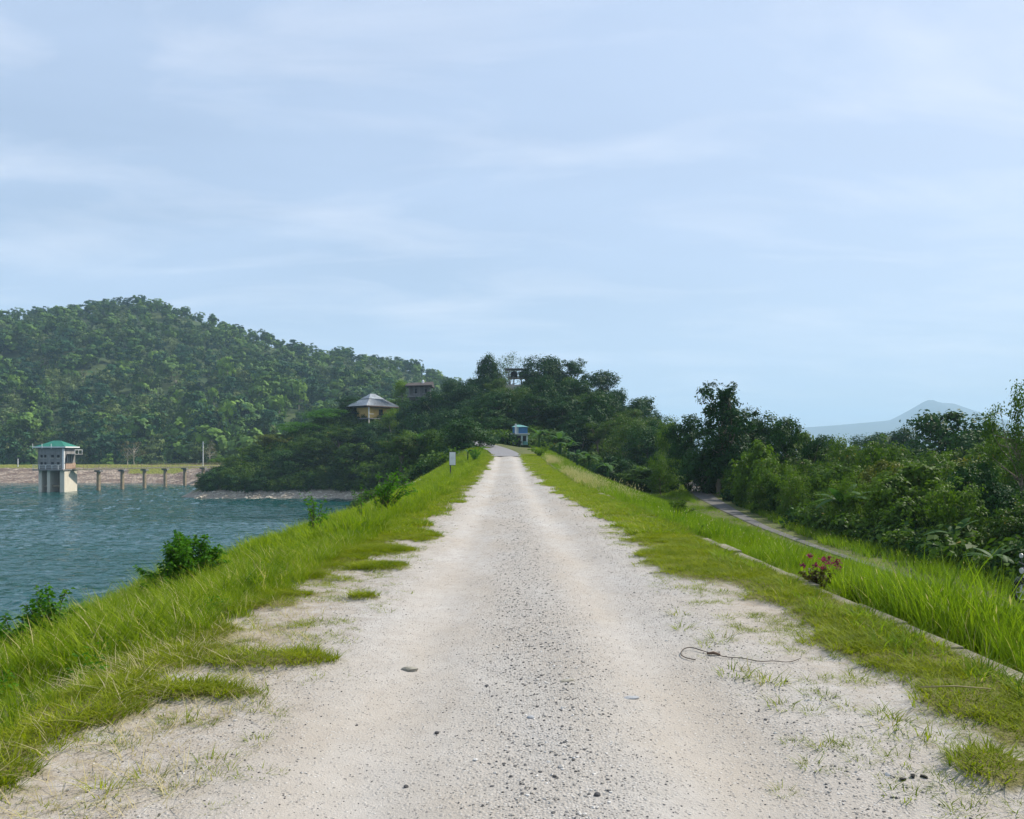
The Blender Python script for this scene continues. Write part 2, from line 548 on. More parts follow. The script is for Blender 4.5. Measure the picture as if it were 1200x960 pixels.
def dam_mat():
    m, t = new_mat('riprap')
    w = coord(t, 'World')
    gr = t.nodes.new('ShaderNodeAttribute'); gr.attribute_name = 'grassy'
    n1 = noise(t, coord(t, 'World', (0.6, 1, 1.6)), 0.35, 6, 0.65)
    vo = t.nodes.new('ShaderNodeTexVoronoi'); vo.inputs['Scale'].default_value = 1.3
    t.links.new(w, vo.inputs['Vector'])
    rock = mix_rgb(t, ramp(t, n1, [(0.40, 0.0), (0.60, 1.0)]), (0.13, 0.085, 0.065), (0.40, 0.325, 0.25))
    rock = mix_rgb(t, ramp(t, vo.outputs['Distance'], [(0.25, 0.0), (0.75, 0.75)]), rock, (0.13, 0.10, 0.085))
    grass = mix_rgb(t, noise(t, w, 0.8, 5), (0.10, 0.12, 0.02), (0.22, 0.22, 0.04))
    f = ramp(t, math_node(t, 'ADD', gr.outputs['Fac'], math_node(t, 'MULTIPLY', math_node(t, 'SUBTRACT', n1, 0.5), 0.9)), [(0.44, 0.0), (0.60, 1.0)])
    principled(t, mix_rgb(t, f, rock, grass), 0.95, vo.outputs['Distance'], 0.25, 0.8, 0.15)
    return m


M['riprap'] = dam_mat()


def water_mat():
    m, t = new_mat('lake_water')
    n1 = noise(t, coord(t, 'World', (0.8, 1.0, 1.0)), 0.55, 2, 0.5, 0.5)
    n2 = noise(t, coord(t, 'World', (0.9, 1.0, 1.0)), 1.7, 3, 0.55, 0.4)
    n3 = noise(t, coord(t, 'World', (0.3, 1.0, 1.0)), 0.05, 3)
    h = math_node(t, 'ADD', math_node(t, 'MULTIPLY', n1, 1.0), math_node(t, 'MULTIPLY', n2, 0.35))
    h = math_node(t, 'MULTIPLY', h, math_node(t, 'ADD', math_node(t, 'MULTIPLY', ramp(t, n3, [(0.35, 0.0), (0.65, 1.0)]), 0.6), 0.7))
    col = mix_rgb(t, n3, (0.002, 0.042, 0.042), (0.004, 0.060, 0.058))
    b = principled(t, col, 0.04, h, 0.35, 1.0, 0.5)
    b.inputs['IOR'].default_value = 1.33
    return m


M['water'] = water_mat()
M['far_ground'] = worn('far_ground', (0.035, 0.06, 0.02), (0.07, 0.095, 0.03), 0.01, 0.95, 0.5)
M['mountain'] = worn('mountain', (0.012, 0.028, 0.024), (0.03, 0.045, 0.035), 0.004, 0.95, 2.0)
M['hill_soil'] = worn('hill_soil', (0.020, 0.048, 0.016), (0.070, 0.095, 0.028), 0.03, 0.95, 0.3)

# ------------------------------------------------------------------ the lie of the land
WATER_Z = -8.0
ROAD = np.array([  # x, y, z along the middle of the road
    (0.25, -6, 0), (0.25, 10, 0), (0.25, 40, 0.0), (0.2, 62, 0.42), (0.15, 84, 1.15), (-0.3, 92, 1.6), (-1.2, 98, 2.0), (-2.4, 104, 2.4), (-4.2, 110, 2.9), (-7.0, 116, 3.4), (-12, 122, 4.2)])
PATH = np.array([(13.0, 2, -2.42), (13.0, 20, -2.42), (13.1, 32, -2.40), (13.7, 42, -2.36), (14.8, 52, -2.25), (16.2, 64, -2.0), (18.6, 78, -1.6), (23, 90, -1.3), (30, 97, -1.2)])


def crest_z(y):
    return np.interp(y, ROAD[:, 1], ROAD[:, 2])


def cross_section(x, y):
    x = np.asarray(x, float); y = np.asarray(y, float)
    c = crest_z(np.minimum(y, 100))
    l = np.where(x < -2.7, -0.26 * (-2.7 - np.maximum(x, -6.6)), 0) + np.where(x < -6.6, -0.5 * (-6.6 - x), 0)
    fall = np.interp(x, [3.6, 4.0, 12.4, 16, 24, 60, 140, 300], [0, -0.10, -2.36, -2.50, -2.7, -4.0, -6.5, -9.0])
    z = np.where(x > 0, fall, l) + c * sstep(14, 5, np.abs(x))
    return np.maximum(z, -13.5)


SHORE = np.array([(-20.4, 60), (-20.4, 100), (-24, 148), (-28, 158), (-34, 163.5), (-49, 164), (-64, 164), (-70, 170), (-74, 190), (-80, 215), (-89, 244), (-103, 262), (-103, 420)], float)


def shore_dist(x, y):
    """metres inland (positive) of the lake shore on the wooded side"""
    x = np.asarray(x, float); y = np.asarray(y, float)
    best = np.full(x.shape, 1e9)
    for (ax, ay), (bx, by) in zip(SHORE[:-1], SHORE[1:]):
        dx, dy = bx - ax, by - ay
        t = np.clip(((x - ax) * dx + (y - ay) * dy) / (dx * dx + dy * dy), 0, 1)
        best = np.minimum(best, np.hypot(x - ax - t * dx, y - ay - t * dy))
    sx = np.interp(y, [60, 100, 148, 158, 163.5, 164, 170, 190, 215, 244, 262], [-20.4, -20.4, -24, -28, -34, -64, -70, -74, -80, -89, -103])
    return np.where(x > sx, best, -best)


def hill_z(x, y):
    d = shore_dist(x, y)
    a = WATER_Z + np.where(d > 0, 0.56 * d * (1 - 0.25 * sstep(25, 60, d)), 0.4 * d) + 0.6 * (fbm(x, y, 0.09, 3) - 0.5) * sstep(2, 12, d)
    mx = np.interp(x, [-40, 6, 14, 20, 28, 40, 70], [1, 1, 0.9, 0.66, 0.24, 0.06, 0])
    my = sstep(84, 196, y) * sstep(330, 235, y)
    b = -3.4 + 18.6 * mx * my + 1.2 * (fbm(x, y, 0.05, 9) - 0.5)
    return np.minimum(a, b)


def poly_near(P, x, y):
    """distance to a ribbon's middle line, and its height there"""
    best = np.full(np.shape(x), 1e9); bz = np.zeros(np.shape(x))
    for p, q in zip(P[:-1], P[1:]):
        dx, dy = q[0] - p[0], q[1] - p[1]
        t = np.clip(((x - p[0]) * dx + (y - p[1]) * dy) / (dx * dx + dy * dy), 0, 1)
        d = np.hypot(x - p[0] - t * dx, y - p[1] - t * dy)
        m = d < best
        best = np.where(m, d, best); bz = np.where(m, p[2] + t * (q[2] - p[2]), bz)
    return best, bz


def ground(x, y):
    x = np.asarray(x, float); y = np.asarray(y, float)
    c = cross_section(x, y); h = hill_z(x, y)
    h = np.where(y < 60, -50, h)
    k = 1.2
    z = np.maximum(c, h) + k * np.exp(-np.abs(c - h) / k) * 0.35
    amp = sstep(3.6, 6, np.abs(x - 0.2))
    z = z + amp * (0.22 * (fbm(x, y, 0.5, 11) - 0.5) + 0.10 * (fbm(x, y, 2.2, 13) - 0.5))
    rd, rz = poly_near(ROAD, x, y)
    w = sstep(7.0, 2.6, rd) * sstep(80, 88, y)
    z = z * (1 - w) + (rz - 0.05) * w
    pd, pz = poly_near(PATH, x, y)
    w = sstep(3.2, 1.4, pd)
    return z * (1 - w) + (pz - 0.05) * w


def g1(x, y):
    return float(ground(np.array([x]), np.array([y]))[0])


def grid_mesh(name, xs, ys, zf, mat, attrs_f=None, smooth=True):
    X, Y = np.meshgrid(xs, ys)
    Z = zf(X, Y)
    V = np.stack([X, Y, Z], -1).reshape(-1, 3)
    nx, ny = len(xs), len(ys)
    i = (np.arange(ny - 1)[:, None] * nx + np.arange(nx - 1)[None, :]).ravel()
    Q = np.stack([i, i + 1, i + 1 + nx, i + nx], -1)
    at_ = {k: f(X, Y, Z).ravel() for k, f in (attrs_f or {}).items()}
    return mesh_np(name, V, Q, mat, smooth, at_)


def spaced(*segs):
    out = []
    for a, b, s in segs:
        out += list(np.arange(a, b, s))
    out.append(segs[-1][1])
    return np.array(out)


def crest_under(X, Y):
    z = ground(X, Y)
    rd, rz = poly_near(ROAD, X, Y)
    z = np.where((X > -2.75) & (X < 3.42) & (Y < 90), crest_z(Y) - 0.12, z)
    return np.where((rd < 1.6) & (Y >= 84), rz - 0.12, z)


ter_x = spaced((-150, -24, 3.0), (-24, -8, 0.9), (-8, 16, 0.3), (16, 40, 1.2), (40, 320, 8.0))
ter_y = spaced((-25, 0, 1.0), (0, 40, 0.4), (40, 130, 0.9), (130, 270, 2.0), (270, 420, 8.0))
terrain = obj('terrain', grid_mesh('terrain', ter_x, ter_y, crest_under, M['terrain'], {
    'rocky': lambda X, Y, Z: np.maximum(sstep(WATER_Z + 2.0, WATER_Z + 0.9, Z + 1.2 * (fbm(X, Y, 0.3, 21) - 0.5)) * (X < -8), 0)}))
tag(terrain, 'grassy embankment and wooded rise beyond the road', None, None, 'structure')

far_s = 9000.0
ground_sheet = obj('ground', mesh_np('ground', [(-far_s, -600, -14.5), (far_s, -600, -14.5), (far_s, far_s, -14.5), (-far_s, far_s, -14.5)], np.array([(0, 1, 2, 3)]), M['far_ground']))
tag(ground_sheet, None, None, None, 'structure')


def turf_amount(x, y):
    """how much turf has grown over the gravel of the crest, 0..1"""
    xl = np.interp(y, [0, 3, 4.5, 6.0, 8, 11, 14, 20, 30, 60, 90], [-3.0, -2.75, -2.5, -2.4, -2.3, -2.1, -1.85, -1.75, -1.78, -1.55, -1.4])
    xr = np.interp(y, [0, 3, 4.5, 5.3, 6.8, 8.85, 11, 13.4, 21, 33, 49, 84, 90], [2.35, 2.40, 2.48, 2.55, 2.66, 2.55, 2.25, 2.48, 2.32, 2.08, 1.85, 1.55, 1.5])
    wob = 0.9 * (fbm(x, y, 0.8, 31) - 0.5) + 1.0 * (fbm(x, y, 2.6, 33) - 0.5) + 0.5 * (fbm(x, y, 9.0, 34, 2) - 0.5)
    t = np.maximum(sstep(0.45, -0.45, x - xl + wob * 0.9), sstep(-0.45, 0.45, x - xr + wob * 0.9))
    for cx, cy_, rx, ry in TURF_PATCHES:
        d = np.hypot((x - cx) / rx, (y - cy_) / ry) + 0.5 * (fbm(x, y, 3.0, 35) - 0.5)
        t = np.maximum(t, sstep(1.3, 0.55, d + 0.4 * (fbm(x, y, 9.0, 36, 2) - 0.5)))
    bare = np.zeros(np.shape(x))
    for cx, cy_, rx, ry in BARE_PATCHES:
        d = np.hypot((x - cx) / rx, (y - cy_) / ry) + 0.7 * (fbm(x, y, 2.4, 37) - 0.5)
        bare = np.maximum(bare, sstep(1.1, 0.7, d))
    return t * (1 - bare)


TURF_PATCHES = [(-2.62, 3.7, 0.30, 0.40), (-1.80, 6.05, 0.48, 0.26), (-2.15, 5.2, 0.55, 0.16), (-1.75, 10.9, 0.42, 0.35), (-1.95, 12.6, 0.5, 0.5), (-1.7, 14.6, 0.5, 0.6), (-1.55, 8.6, 0.2, 0.12),
                (2.55, 10.6, 0.5, 0.7), (2.35, 12.0, 0.4, 0.5), (2.95, 5.0, 0.35, 0.5), (3.0, 6.3, 0.5, 0.8), (2.45, 3.9, 0.2, 0.25)]
BARE_PATCHES = [(-2.35, 7.6, 0.5, 0.55), (-2.3, 9.4, 0.45, 0.5), (-2.0, 4.3, 0.5, 0.4), (2.35, 7.6, 0.5, 1.3), (2.3, 5.6, 0.5, 0.9)]


def chips_amount(x, y):
    c = np.interp(y, [0, 20, 90], [0.28, 0.2, 0.15])
    m = np.exp(-((x - c) / 0.42) ** 2) * (0.35 + 1.1 * fbm(x, y, 0.35, 41))
    r = np.exp(-((x - 1.75) / 0.5) ** 2) * (0.2 + 0.9 * fbm(x, y, 0.5, 43))
    l = np.exp(-((x + 1.6) / 0.4) ** 2) * 0.35
    return np.clip(np.maximum(np.maximum(m, r * 0.8), l), 0, 1)


def road_z(X, Y):
    z = crest_z(Y) + 0.045 * (fbm(X, Y, 0.7, 51) - 0.5) + 0.022 * (fbm(X, Y, 4.0, 53) - 0.5)
    z = z - 0.05 * np.exp(-((X + 0.65) / 0.35) ** 2) - 0.05 * np.exp(-((X - 1.15) / 0.35) ** 2) + 0.03 * (fbm(X, Y, 1.8, 55) - 0.5)
    z = z + 0.05 * turf_amount(X, Y) - 0.07 * sstep(-2.55, -2.9, X)
    return z


rx_ = spaced((-2.95, 3.46, 0.09))
ry_ = spaced((-4, 2.5, 0.4), (2.5, 16, 0.07), (16, 36, 0.22), (36, 88, 0.8))
road = obj('road', grid_mesh('road', rx_, ry_, road_z, M['road'], {
    'turf': lambda X, Y, Z: turf_amount(X, Y), 'edge': lambda X, Y, Z: np.maximum(sstep(-0.9, -2.2, X), 0.8 * sstep(1.7, 2.8, X)), 'chips': lambda X, Y, Z: chips_amount(X, Y), 'asphalt': lambda X, Y, Z: sstep(83, 87, Y) * (np.abs(X - 0.1) < 1.6)}))
tag(road, 'pale gravel road running along the crest', None, None, 'structure')


def ribbon(name, P, widths, mat, lift, attrs=None, step=0.5, cross=4):
    P = np.asarray(P, float)
    s = np.concatenate([[0], np.cumsum(np.linalg.norm(np.diff(P[:, :2], axis=0), axis=1))])
    q = np.arange(0, s[-1], step)
    C = np.stack([np.interp(q, s, P[:, i]) for i in range(3)], -1)
    ker = np.ones(9) / 9
    for i in range(3):
        C[4:-4, i] = np.convolve(C[:, i], ker, 'valid')
    d = np.gradient(C[:, :2], axis=0); d /= np.linalg.norm(d, axis=1)[:, None]
    n = np.stack([d[:, 1], -d[:, 0]], -1)
    w = np.interp(q, s, widths)
    V = []
    for u in np.linspace(-0.5, 0.5, cross):
        p = C.copy(); p[:, :2] += n * (u * w)[:, None]; p[:, 2] += lift
        V.append(p)
    V = np.stack(V, 1).reshape(-1, 3)
    k = len(q)
    i = (np.arange(k - 1)[:, None] * cross + np.arange(cross - 1)[None, :]).ravel()
    Q = np.stack([i, i + 1, i + 1 + cross, i + cross], -1)
    return mesh_np(name, V, Q, mat, True, {a: np.full(len(V), v) for a, v in (attrs or {}).items()})


up_road = np.array([p for p in ROAD if p[1] >= 84])
tag(obj('asphalt_road', ribbon('asphalt_road', up_road, [3.1] * len(up_road), M['road'], 0.02, {'asphalt': 1.0, 'turf': 0.0, 'chips': 0.3})),
    'grey asphalt end of the road curving left uphill', None, None, 'structure')
tag(obj('lower_path', ribbon('lower_path', PATH, [0.36, 0.36, 0.38, 0.55, 1.0, 1.5, 1.7, 1.7, 1.7], M['asphalt_old'], -0.02)),
    'grey concrete path along the foot of the grassy slope', None, None, 'structure')

# water
wx = spaced((-900, -300, 150.0), (-300, -190, 22.0), (-190, -100, 0.8), (-100, -5, 0.42), (-5, -3, 1.0))
wy = spaced((-300, 0, 100.0), (0, 30, 5.0), (30, 110, 0.30), (110, 262, 0.7), (262, 300, 19.0))


def wave_z(X, Y):
    r = np.random.default_rng(5)
    z = np.zeros(X.shape)
    for lam, amp, n in ((3.6, 0.024, 4), (1.9, 0.028, 8), (1.15, 0.020, 8)):
        for _ in range(n):
            a = r.normal(0.35, 0.55)
            k = 2 * math.pi / (lam * r.uniform(0.75, 1.3))
            ph = r.uniform(0, 6.28)
            z += amp / math.sqrt(n) * np.sin(k * (X * math.sin(a) + Y * math.cos(a)) + ph)
    patch = 0.45 + 1.0 * sstep(0.3, 0.65, fbm(X * 0.4, Y, 0.035, 141))
    calm = sstep(262, 200, Y) * 0.75 + 0.25
    return WATER_Z + 1.15 * z * patch * calm


water = obj('water', grid_mesh('water', wx, wy, wave_z, M['water']))
tag(water, 'rippled teal lake', None, None, 'structure')

# far dam across the lake
DAM = np.array([(-420, 262), (-200, 262), (-133, 262), (-107, 260), (-95, 254), (-87, 246), (-77, 240)], float)


def far_dam():
    prof = [(-22, -10.0), (-15.6, -7.9), (-14.6, -7.6), (-11, -6.3), (-7, -4.9), (-3.5, -3.7), (-1.5, -2.95), (-0.4, -2.62), (1.5, -2.55), (4.0, -2.6), (6.5, -3.0), (14, -6.5), (30, -13.5)]
    s = np.concatenate([[0], np.cumsum(np.linalg.norm(np.diff(DAM, axis=0), axis=1))])
    q = np.arange(0, s[-1], 1.2)
    C = np.stack([np.interp(q, s, DAM[:, i]) for i in range(2)], -1)
    for i in range(2):
        C[6:-6, i] = np.convolve(C[:, i], np.ones(13) / 13, 'valid')
    d = np.gradient(C, axis=0); d /= np.linalg.norm(d, axis=1)[:, None]
    n = np.stack([-d[:, 1], d[:, 0]], -1)
    V, G = [], []
    for o, z in prof:
        p = C + n * o
        zz = z + 0.5 * (fbm(p[:, 0], p[:, 1], 0.25, 61) - 0.5) + 0.25 * (fbm(p[:, 0], p[:, 1], 1.0, 63) - 0.5)
        V.append(np.column_stack([p, zz]))
        g = sstep(-4.4, -2.9, np.full(len(q), z)) * 0.9
        g = np.maximum(g, sstep(-6.3, -4.2, np.full(len(q), z)) * sstep(-128, -118, C[:, 0]) * sstep(-96, -103, C[:, 0]))
        G.append(g)
    k = len(prof)
    V = np.stack(V, 1).reshape(-1, 3); G = np.stack(G, 1).ravel()
    i = (np.arange(len(q) - 1)[:, None] * k + np.arange(k - 1)[None, :]).ravel()
    Q = np.stack([i, i + k, i + k + 1, i + 1], -1)
    o = obj('far_embankment', mesh_np('far_embankment', V, Q, M['riprap'], False, {'grassy': G}))
    tag(o, 'stony far embankment with a grassy top across the lake', None, None, 'structure')


far_dam()

# wooded hill behind the far dam: ridge 600 m away
RIDGE_PX = [(-700, 470), (-420, 425), (-200, 392), (-80, 378), (0, 374), (60, 369), (130, 359), (160, 356), (190, 360), (230, 370), (262, 382), (300, 396), (330, 407), (400, 417), (440, 423), (490, 432), (520, 446), (560, 470), (620, 500), (700, 520), (900, 532)]
RIDGE_Y = 600.0
rpx = np.array(RIDGE_PX, float)
RX = (rpx[:, 0] - VPX) / F * RIDGE_Y
RZ = EYE + (530 - rpx[:, 1]) / F * RIDGE_Y


def mount_z(x, y):
    top = np.interp(x, RX, RZ) + 4.0
    t = np.clip((y - 284) / (RIDGE_Y - 284), 0, 1)
    up = t ** 0.92
    back = 1 - 0.7 * sstep(RIDGE_Y, RIDGE_Y + 500, y)
    gully = 11 * (fbm(x, y, 0.011, 71, 3) - 0.5) * np.sin(np.pi * np.clip(t, 0, 1)) + 3 * (fbm(x, y, 0.05, 73) - 0.5) * sstep(0, 0.2, t)
    return -9 + (top + 9 - 7) * up * back + gully


hill = obj('hill', grid_mesh('hill', spaced((-860, 200, 9.0)), spaced((276, 640, 8.0), (640, 1200, 40.0)), mount_z, M['hill_soil']))
tag(hill, 'high wooded hill behind the lake', None, None, 'structure')

# far mountain range
MPX = np.array([(300, 528), (500, 522), (700, 514), (850, 508), (930, 502), (985, 498), (1040, 493), (1055, 489), (1072, 477), (1084, 470), (1091, 468), (1102, 472), (1118, 473), (1135, 479), (1165, 489), (1200, 498), (1300, 500), (1500, 490), (1800, 515)], float)


def mountain(name, Y0, pts, seed, label):
    X = (pts[:, 0] - VPX) / F * Y0
    Z = EYE + (530 - pts[:, 1]) / F * Y0
    xs = np.linspace(X[0], X[-1], 260)

    def zf(x, y):
        t = np.clip(1 - np.abs(y - Y0) / 1500.0, 0, 1)
        sp = np.interp(x, X, Z)
        return -14 + (sp + 14) * t ** 1.2 + 60 * (fbm(x, y, 0.0022, seed) - 0.5) * np.sin(np.pi * t) * (t < 1)
    o = obj(name, grid_mesh(name, xs, np.linspace(Y0 - 1500, Y0 + 1500, 31), zf, M['mountain']))
    tag(o, label, None, None, 'structure')


mountain('mountain', 5200.0, MPX, 81, 'pale blue peak far away on the right')

# haze
hm, ht = new_mat('haze_air')
pv = ht.nodes.new('ShaderNodeVolumePrincipled')
pv.inputs['Color'].default_value = (0.56, 0.79, 1.0, 1)
pv.inputs['Density'].default_value = 0.00022
pv.inputs['Anisotropy'].default_value = 0.0
ho = ht.nodes.new('ShaderNodeOutputMaterial')
ht.links.new(pv.outputs[0], ho.inputs['Volume'])
hz = MB().box(-9100, 9100, -700, 9100, -15.6, 460).build('haze', hm)
tag(hz, 'thin blue haze in the air', None, None, 'stuff')

# ------------------------------------------------------------------ plants: building blocks
def leaf_faces(C, D, size, aspect, rng, droop=0.0, face=None):
    """diamond leaves at centres C pointing along D (their flat side turned to face, if given); returns verts and quads"""
    n = len(C)
    if face is not None:
        face = face / (np.linalg.norm(face, axis=1)[:, None] + 1e-9)
        D = D - face * (D * face).sum(1)[:, None]
    D = D / (np.linalg.norm(D, axis=1)[:, None] + 1e-9)
    r = rng.normal(size=(n, 3)) if face is None else face
    S = np.cross(D, r); S /= np.linalg.norm(S, axis=1)[:, None] + 1e-9
    Nn = np.cross(S, D)
    size = np.broadcast_to(size, (n,))[:, None]
    w = size * aspect
    tip = C + D * size
    tip = tip - np.array([[0, 0, 1.0]]) * size * droop
    mid = C + D * size * 0.45 + Nn * size * 0.06
    V = np.stack([C, mid + S * w * 0.5, tip, mid - S * w * 0.5], 1).reshape(-1, 3)
    i = np.arange(n) * 4
    return V, np.stack([i, i + 1, i + 2, i + 3], -1)


def crown_leaves(lobes, n, size, rng, clumps=None, spread=0.35, up=0.35, aspect=0.6, droop=0.15, inner=0.45, jitter=0.42):
    """leaves gathered in clumps over the outer part of a set of lobes (cx,cy,cz,rx,ry,rz)"""
    L = np.array(lobes, float)
    wts = (L[:, 3] * L[:, 4] * L[:, 5]) ** (2 / 3)
    clumps = clumps or max(20, n // 28)
    which = rng.choice(len(L), clumps, p=wts / wts.sum())
    d = rng.normal(size=(clumps, 3)); d /= np.linalg.norm(d, axis=1)[:, None]
    rad = inner + (1 - inner) * rng.random(clumps) ** 0.55
    cc = L[which, :3] + d * L[which, 3:] * rad[:, None]
    ct = rng.random(clumps)
    ci = rng.integers(0, clumps, n)
    sp = spread * L[which, 3:].mean(1)[ci][:, None]
    pos = cc[ci] + rng.normal(size=(n, 3)) * sp * np.array([[1, 1, 0.65]])
    out = d[ci] * 0.7 + rng.normal(size=(n, 3)) * 0.75 + np.array([[0, 0, up]])
    off = (pos - L[which[ci], :3]) / L[which[ci], 3:]
    face = off + np.array([[0, 0, 0.35]]) + rng.normal(size=(n, 3)) * jitter
    V, Q = leaf_faces(pos, out, size * (0.6 + 0.8 * rng.random(n)), aspect, rng, droop, face)
    tint = np.clip(0.62 * ct[ci] + 0.42 * rng.random(n), 0, 1)
    return V, Q, np.repeat(tint, 4)


def limbs(H, base_r, targets, rng, trunk_top, lean=(0, 0), sides=7):
    """tapered trunk with limbs reaching into the crown"""
    Vs, Qs, k = [], [], 0

    def push(p, r, s):
        nonlocal k
        V, Q = tube(p, r, s)
        Vs.append(V); Qs.append(Q + k); k += len(V)
    n = 7
    t = np.linspace(0, 1, n)
    wob = np.cumsum(rng.normal(size=(n, 2)) * 0.018 * H, axis=0)
    tp = np.column_stack([lean[0] * t + wob[:, 0], lean[1] * t + wob[:, 1], t * trunk_top])
    tp[0, :2] = 0
    tp[0, 2] = -0.6
    push(tp, base_r * (1.25 - 0.85 * t) * np.where(t == 0, 1.25, 1), sides)
    for tg in targets:
        tg = np.asarray(tg, float)
        f = rng.uniform(0.45, 0.98)
        st = np.array([np.interp(f, t, tp[:, i]) for i in range(3)])
        m = (st + tg) / 2 + rng.normal(size=3) * 0.05 * H * np.array([1, 1, 0.5])
        m[2] = max(m[2], st[2])
        u = np.linspace(0, 1, 5)[:, None]
        p = (1 - u) ** 2 * st + 2 * u * (1 - u) * m + u ** 2 * tg
        r0 = base_r * (1.0 - 0.7 * f) * 0.75
        push(p, np.linspace(r0, r0 * 0.22, 5), 5)
    return np.concatenate(Vs), np.concatenate(Qs)


def tree_proto(name, seed, H, base, rx, n_lobes, lobe_r, n_leaf, leaf, mat, bark='bark', flat=0.8, trunk_r=None, spread=0.35, top=0.9, inner=0.45, clumps=None, shape='round', aspect=0.6, jitter=0.42):
    rng = np.random.default_rng(seed)
    lobes = []
    for i in range(n_lobes):
        f = (i + rng.random()) / n_lobes
        z = H * (base + (top - base) * f)
        if shape == 'round':
            env = rx * math.sqrt(max(0.05, 1 - (2 * f - 0.9) ** 2 * 0.75))
        elif shape == 'cone':
            env = rx * (1.05 - 0.8 * f)
        elif shape == 'umbrella':
            env = rx * (0.45 + 0.6 * f)
        else:
            env = rx * (0.5 + 0.5 * rng.random())
        a = i * 2.4 + rng.normal() * 0.5
        rr = env * math.sqrt(rng.random()) * 0.95
        lr = lobe_r * rng.uniform(0.65, 1.3)
        lobes.append((rr * math.cos(a), rr * math.sin(a), z, lr, lr, lr * flat))
    V, Q, T = crown_leaves(lobes, n_leaf, leaf, rng, spread=spread, inner=inner, clumps=clumps, aspect=aspect, jitter=jitter)
    crown = mesh_np(name + '_crown', V, Q, M[mat], False, {'tint': T})
    TV, TQ = limbs(H, trunk_r or H * 0.022, [np.array(l[:3]) - (0, 0, l[5] * 0.3) for l in lobes], rng, H * (base + top) * 0.5)
    trunk = mesh_np(name + '_trunk', TV, TQ, M[bark], True)
    return dict(H=H, rx=rx, crown=crown, trunk=trunk)


P = {}
for i in range(4):
    P['broad%d' % i] = tree_proto('broad', 100 + i, 9.0, 0.26, 3.5, 19, 1.35, 10000, 0.32, 'leaf_dark', spread=0.27, inner=0.6)
for i in range(3):
    P['tall%d' % i] = tree_proto('tall', 120 + i, 11.0, 0.20, 2.9, 24, 1.1, 10000, 0.27, 'leaf_dark', shape='irregular', spread=0.27, inner=0.6)
for i in range(2):
    P['umbrella%d' % i] = tree_proto('umbrella', 140 + i, 9.0, 0.55, 3.8, 13, 1.4, 7000, 0.24, 'leaf_mid', flat=0.38, shape='umbrella', spread=0.30)
for i in range(2):
    P['sparse%d' % i] = tree_proto('sparse', 150 + i, 8.0, 0.40, 2.6, 22, 0.75, 1500, 0.17, 'leaf_mid', 'bark', shape='round', spread=0.5, trunk_r=0.13)
P['twiggy0'] = tree_proto('twiggy', 158, 8.0, 0.45, 2.7, 34, 0.55, 5200, 0.16, 'leaf_mid', 'bark', shape='round', spread=0.5, trunk_r=0.10)
for i in range(5):
    P['bush%d' % i] = tree_proto('bush', 160 + i, 4.5, 0.15, 2.1, 20, 0.72, 6500, (0.15, 0.20, 0.23, 0.17, 0.26)[i], 'leaf_olive' if i == 2 else 'leaf_bush', flat=0.9, trunk_r=0.07, spread=0.27, inner=0.6, shape='irregular' if i % 2 else 'round')
for i in range(3):
    P['thick%d' % i] = tree_proto('thick', 170 + i, 4.5, 0.15, 2.2, 17, 0.8, 6500, (0.16, 0.22, 0.28)[i], 'leaf_mid', flat=0.8, trunk_r=0.07, spread=0.28, inner=0.6, shape='irregular' if i == 1 else 'round')
for i in range(2):
    P['dense%d' % i] = tree_proto('dense', 176 + i, 4.5, 0.12, 2.3, 16, 0.9, 6500, 0.23, 'leaf_dark', flat=0.85, trunk_r=0.09, spread=0.28, inner=0.6)
P['lime0'] = tree_proto('lime', 180, 6.0, 0.45, 2.2, 13, 1.0, 4200, 0.22, 'leaf_lime', 'bark_pale', spread=0.36)
P['fresh0'] = tree_proto('fresh', 185, 4.5, 0.28, 2.0, 13, 0.95, 5000, 0.20, 'leaf_fresh', spread=0.36)
for i in range(2):
    P['hill_lime%d' % i] = tree_proto('hill_lime', 190 + i, 11, 0.3, 4.0, 8, 2.4, 1500, 0.85, 'leaf_hill_lime', 'bark_pale', spread=0.18, inner=0.8, jitter=0.2, aspect=0.9)
    P['hill_pale%d' % i] = tree_proto('hill_pale', 195 + i, 11, 0.35, 4.4, 18, 1.2, 330, 0.55, 'leaf_pale', 'bark_pale', spread=0.5, trunk_r=0.26)
for i in range(4):
    P['hill%d' % i] = tree_proto('hill', 200 + i, 9.5, 0.35, 2.5, 6, 2.3, 1000, 0.80, 'leaf_hill', spread=0.16, inner=0.85, flat=0.8, jitter=0.18, aspect=0.9)


M['leaf_hill_olive'] = leaf_mat('leaf_hill_olive', (0.050, 0.098, 0.032), (0.150, 0.200, 0.060), 0.06, 0.02, (0.22, 0.19, 0.12), 0.7)
M['leaf_hill_teal'] = leaf_mat('leaf_hill_teal', (0.009, 0.048, 0.028), (0.050, 0.125, 0.046), 0.06, 0.02, None, 0.6)
for i in range(2):
    P['hill_olive%d' % i] = tree_proto('hill_olive', 220 + i, 9.5, 0.2, 3.2, 13, 1.2, 700, 0.6, 'leaf_hill_olive', shape='irregular', spread=0.4, inner=0.5)
    P['hill_teal%d' % i] = tree_proto('hill_teal', 225 + i, 10.5, 0.3, 3.4, 11, 1.7, 900, 0.8, 'leaf_hill_teal', spread=0.24, inner=0.7, jitter=0.3)
P['hill_flat0'] = tree_proto('hill_flat', 229, 10.0, 0.6, 4.2, 9, 1.7, 650, 0.7, 'leaf_hill', flat=0.4, shape='umbrella', spread=0.3)
HILL_KINDS = ['hill0', 'hill1', 'hill2', 'hill3', 'hill_teal0', 'hill_teal1', 'hill_flat0', 'hill_olive0', 'hill_olive1']


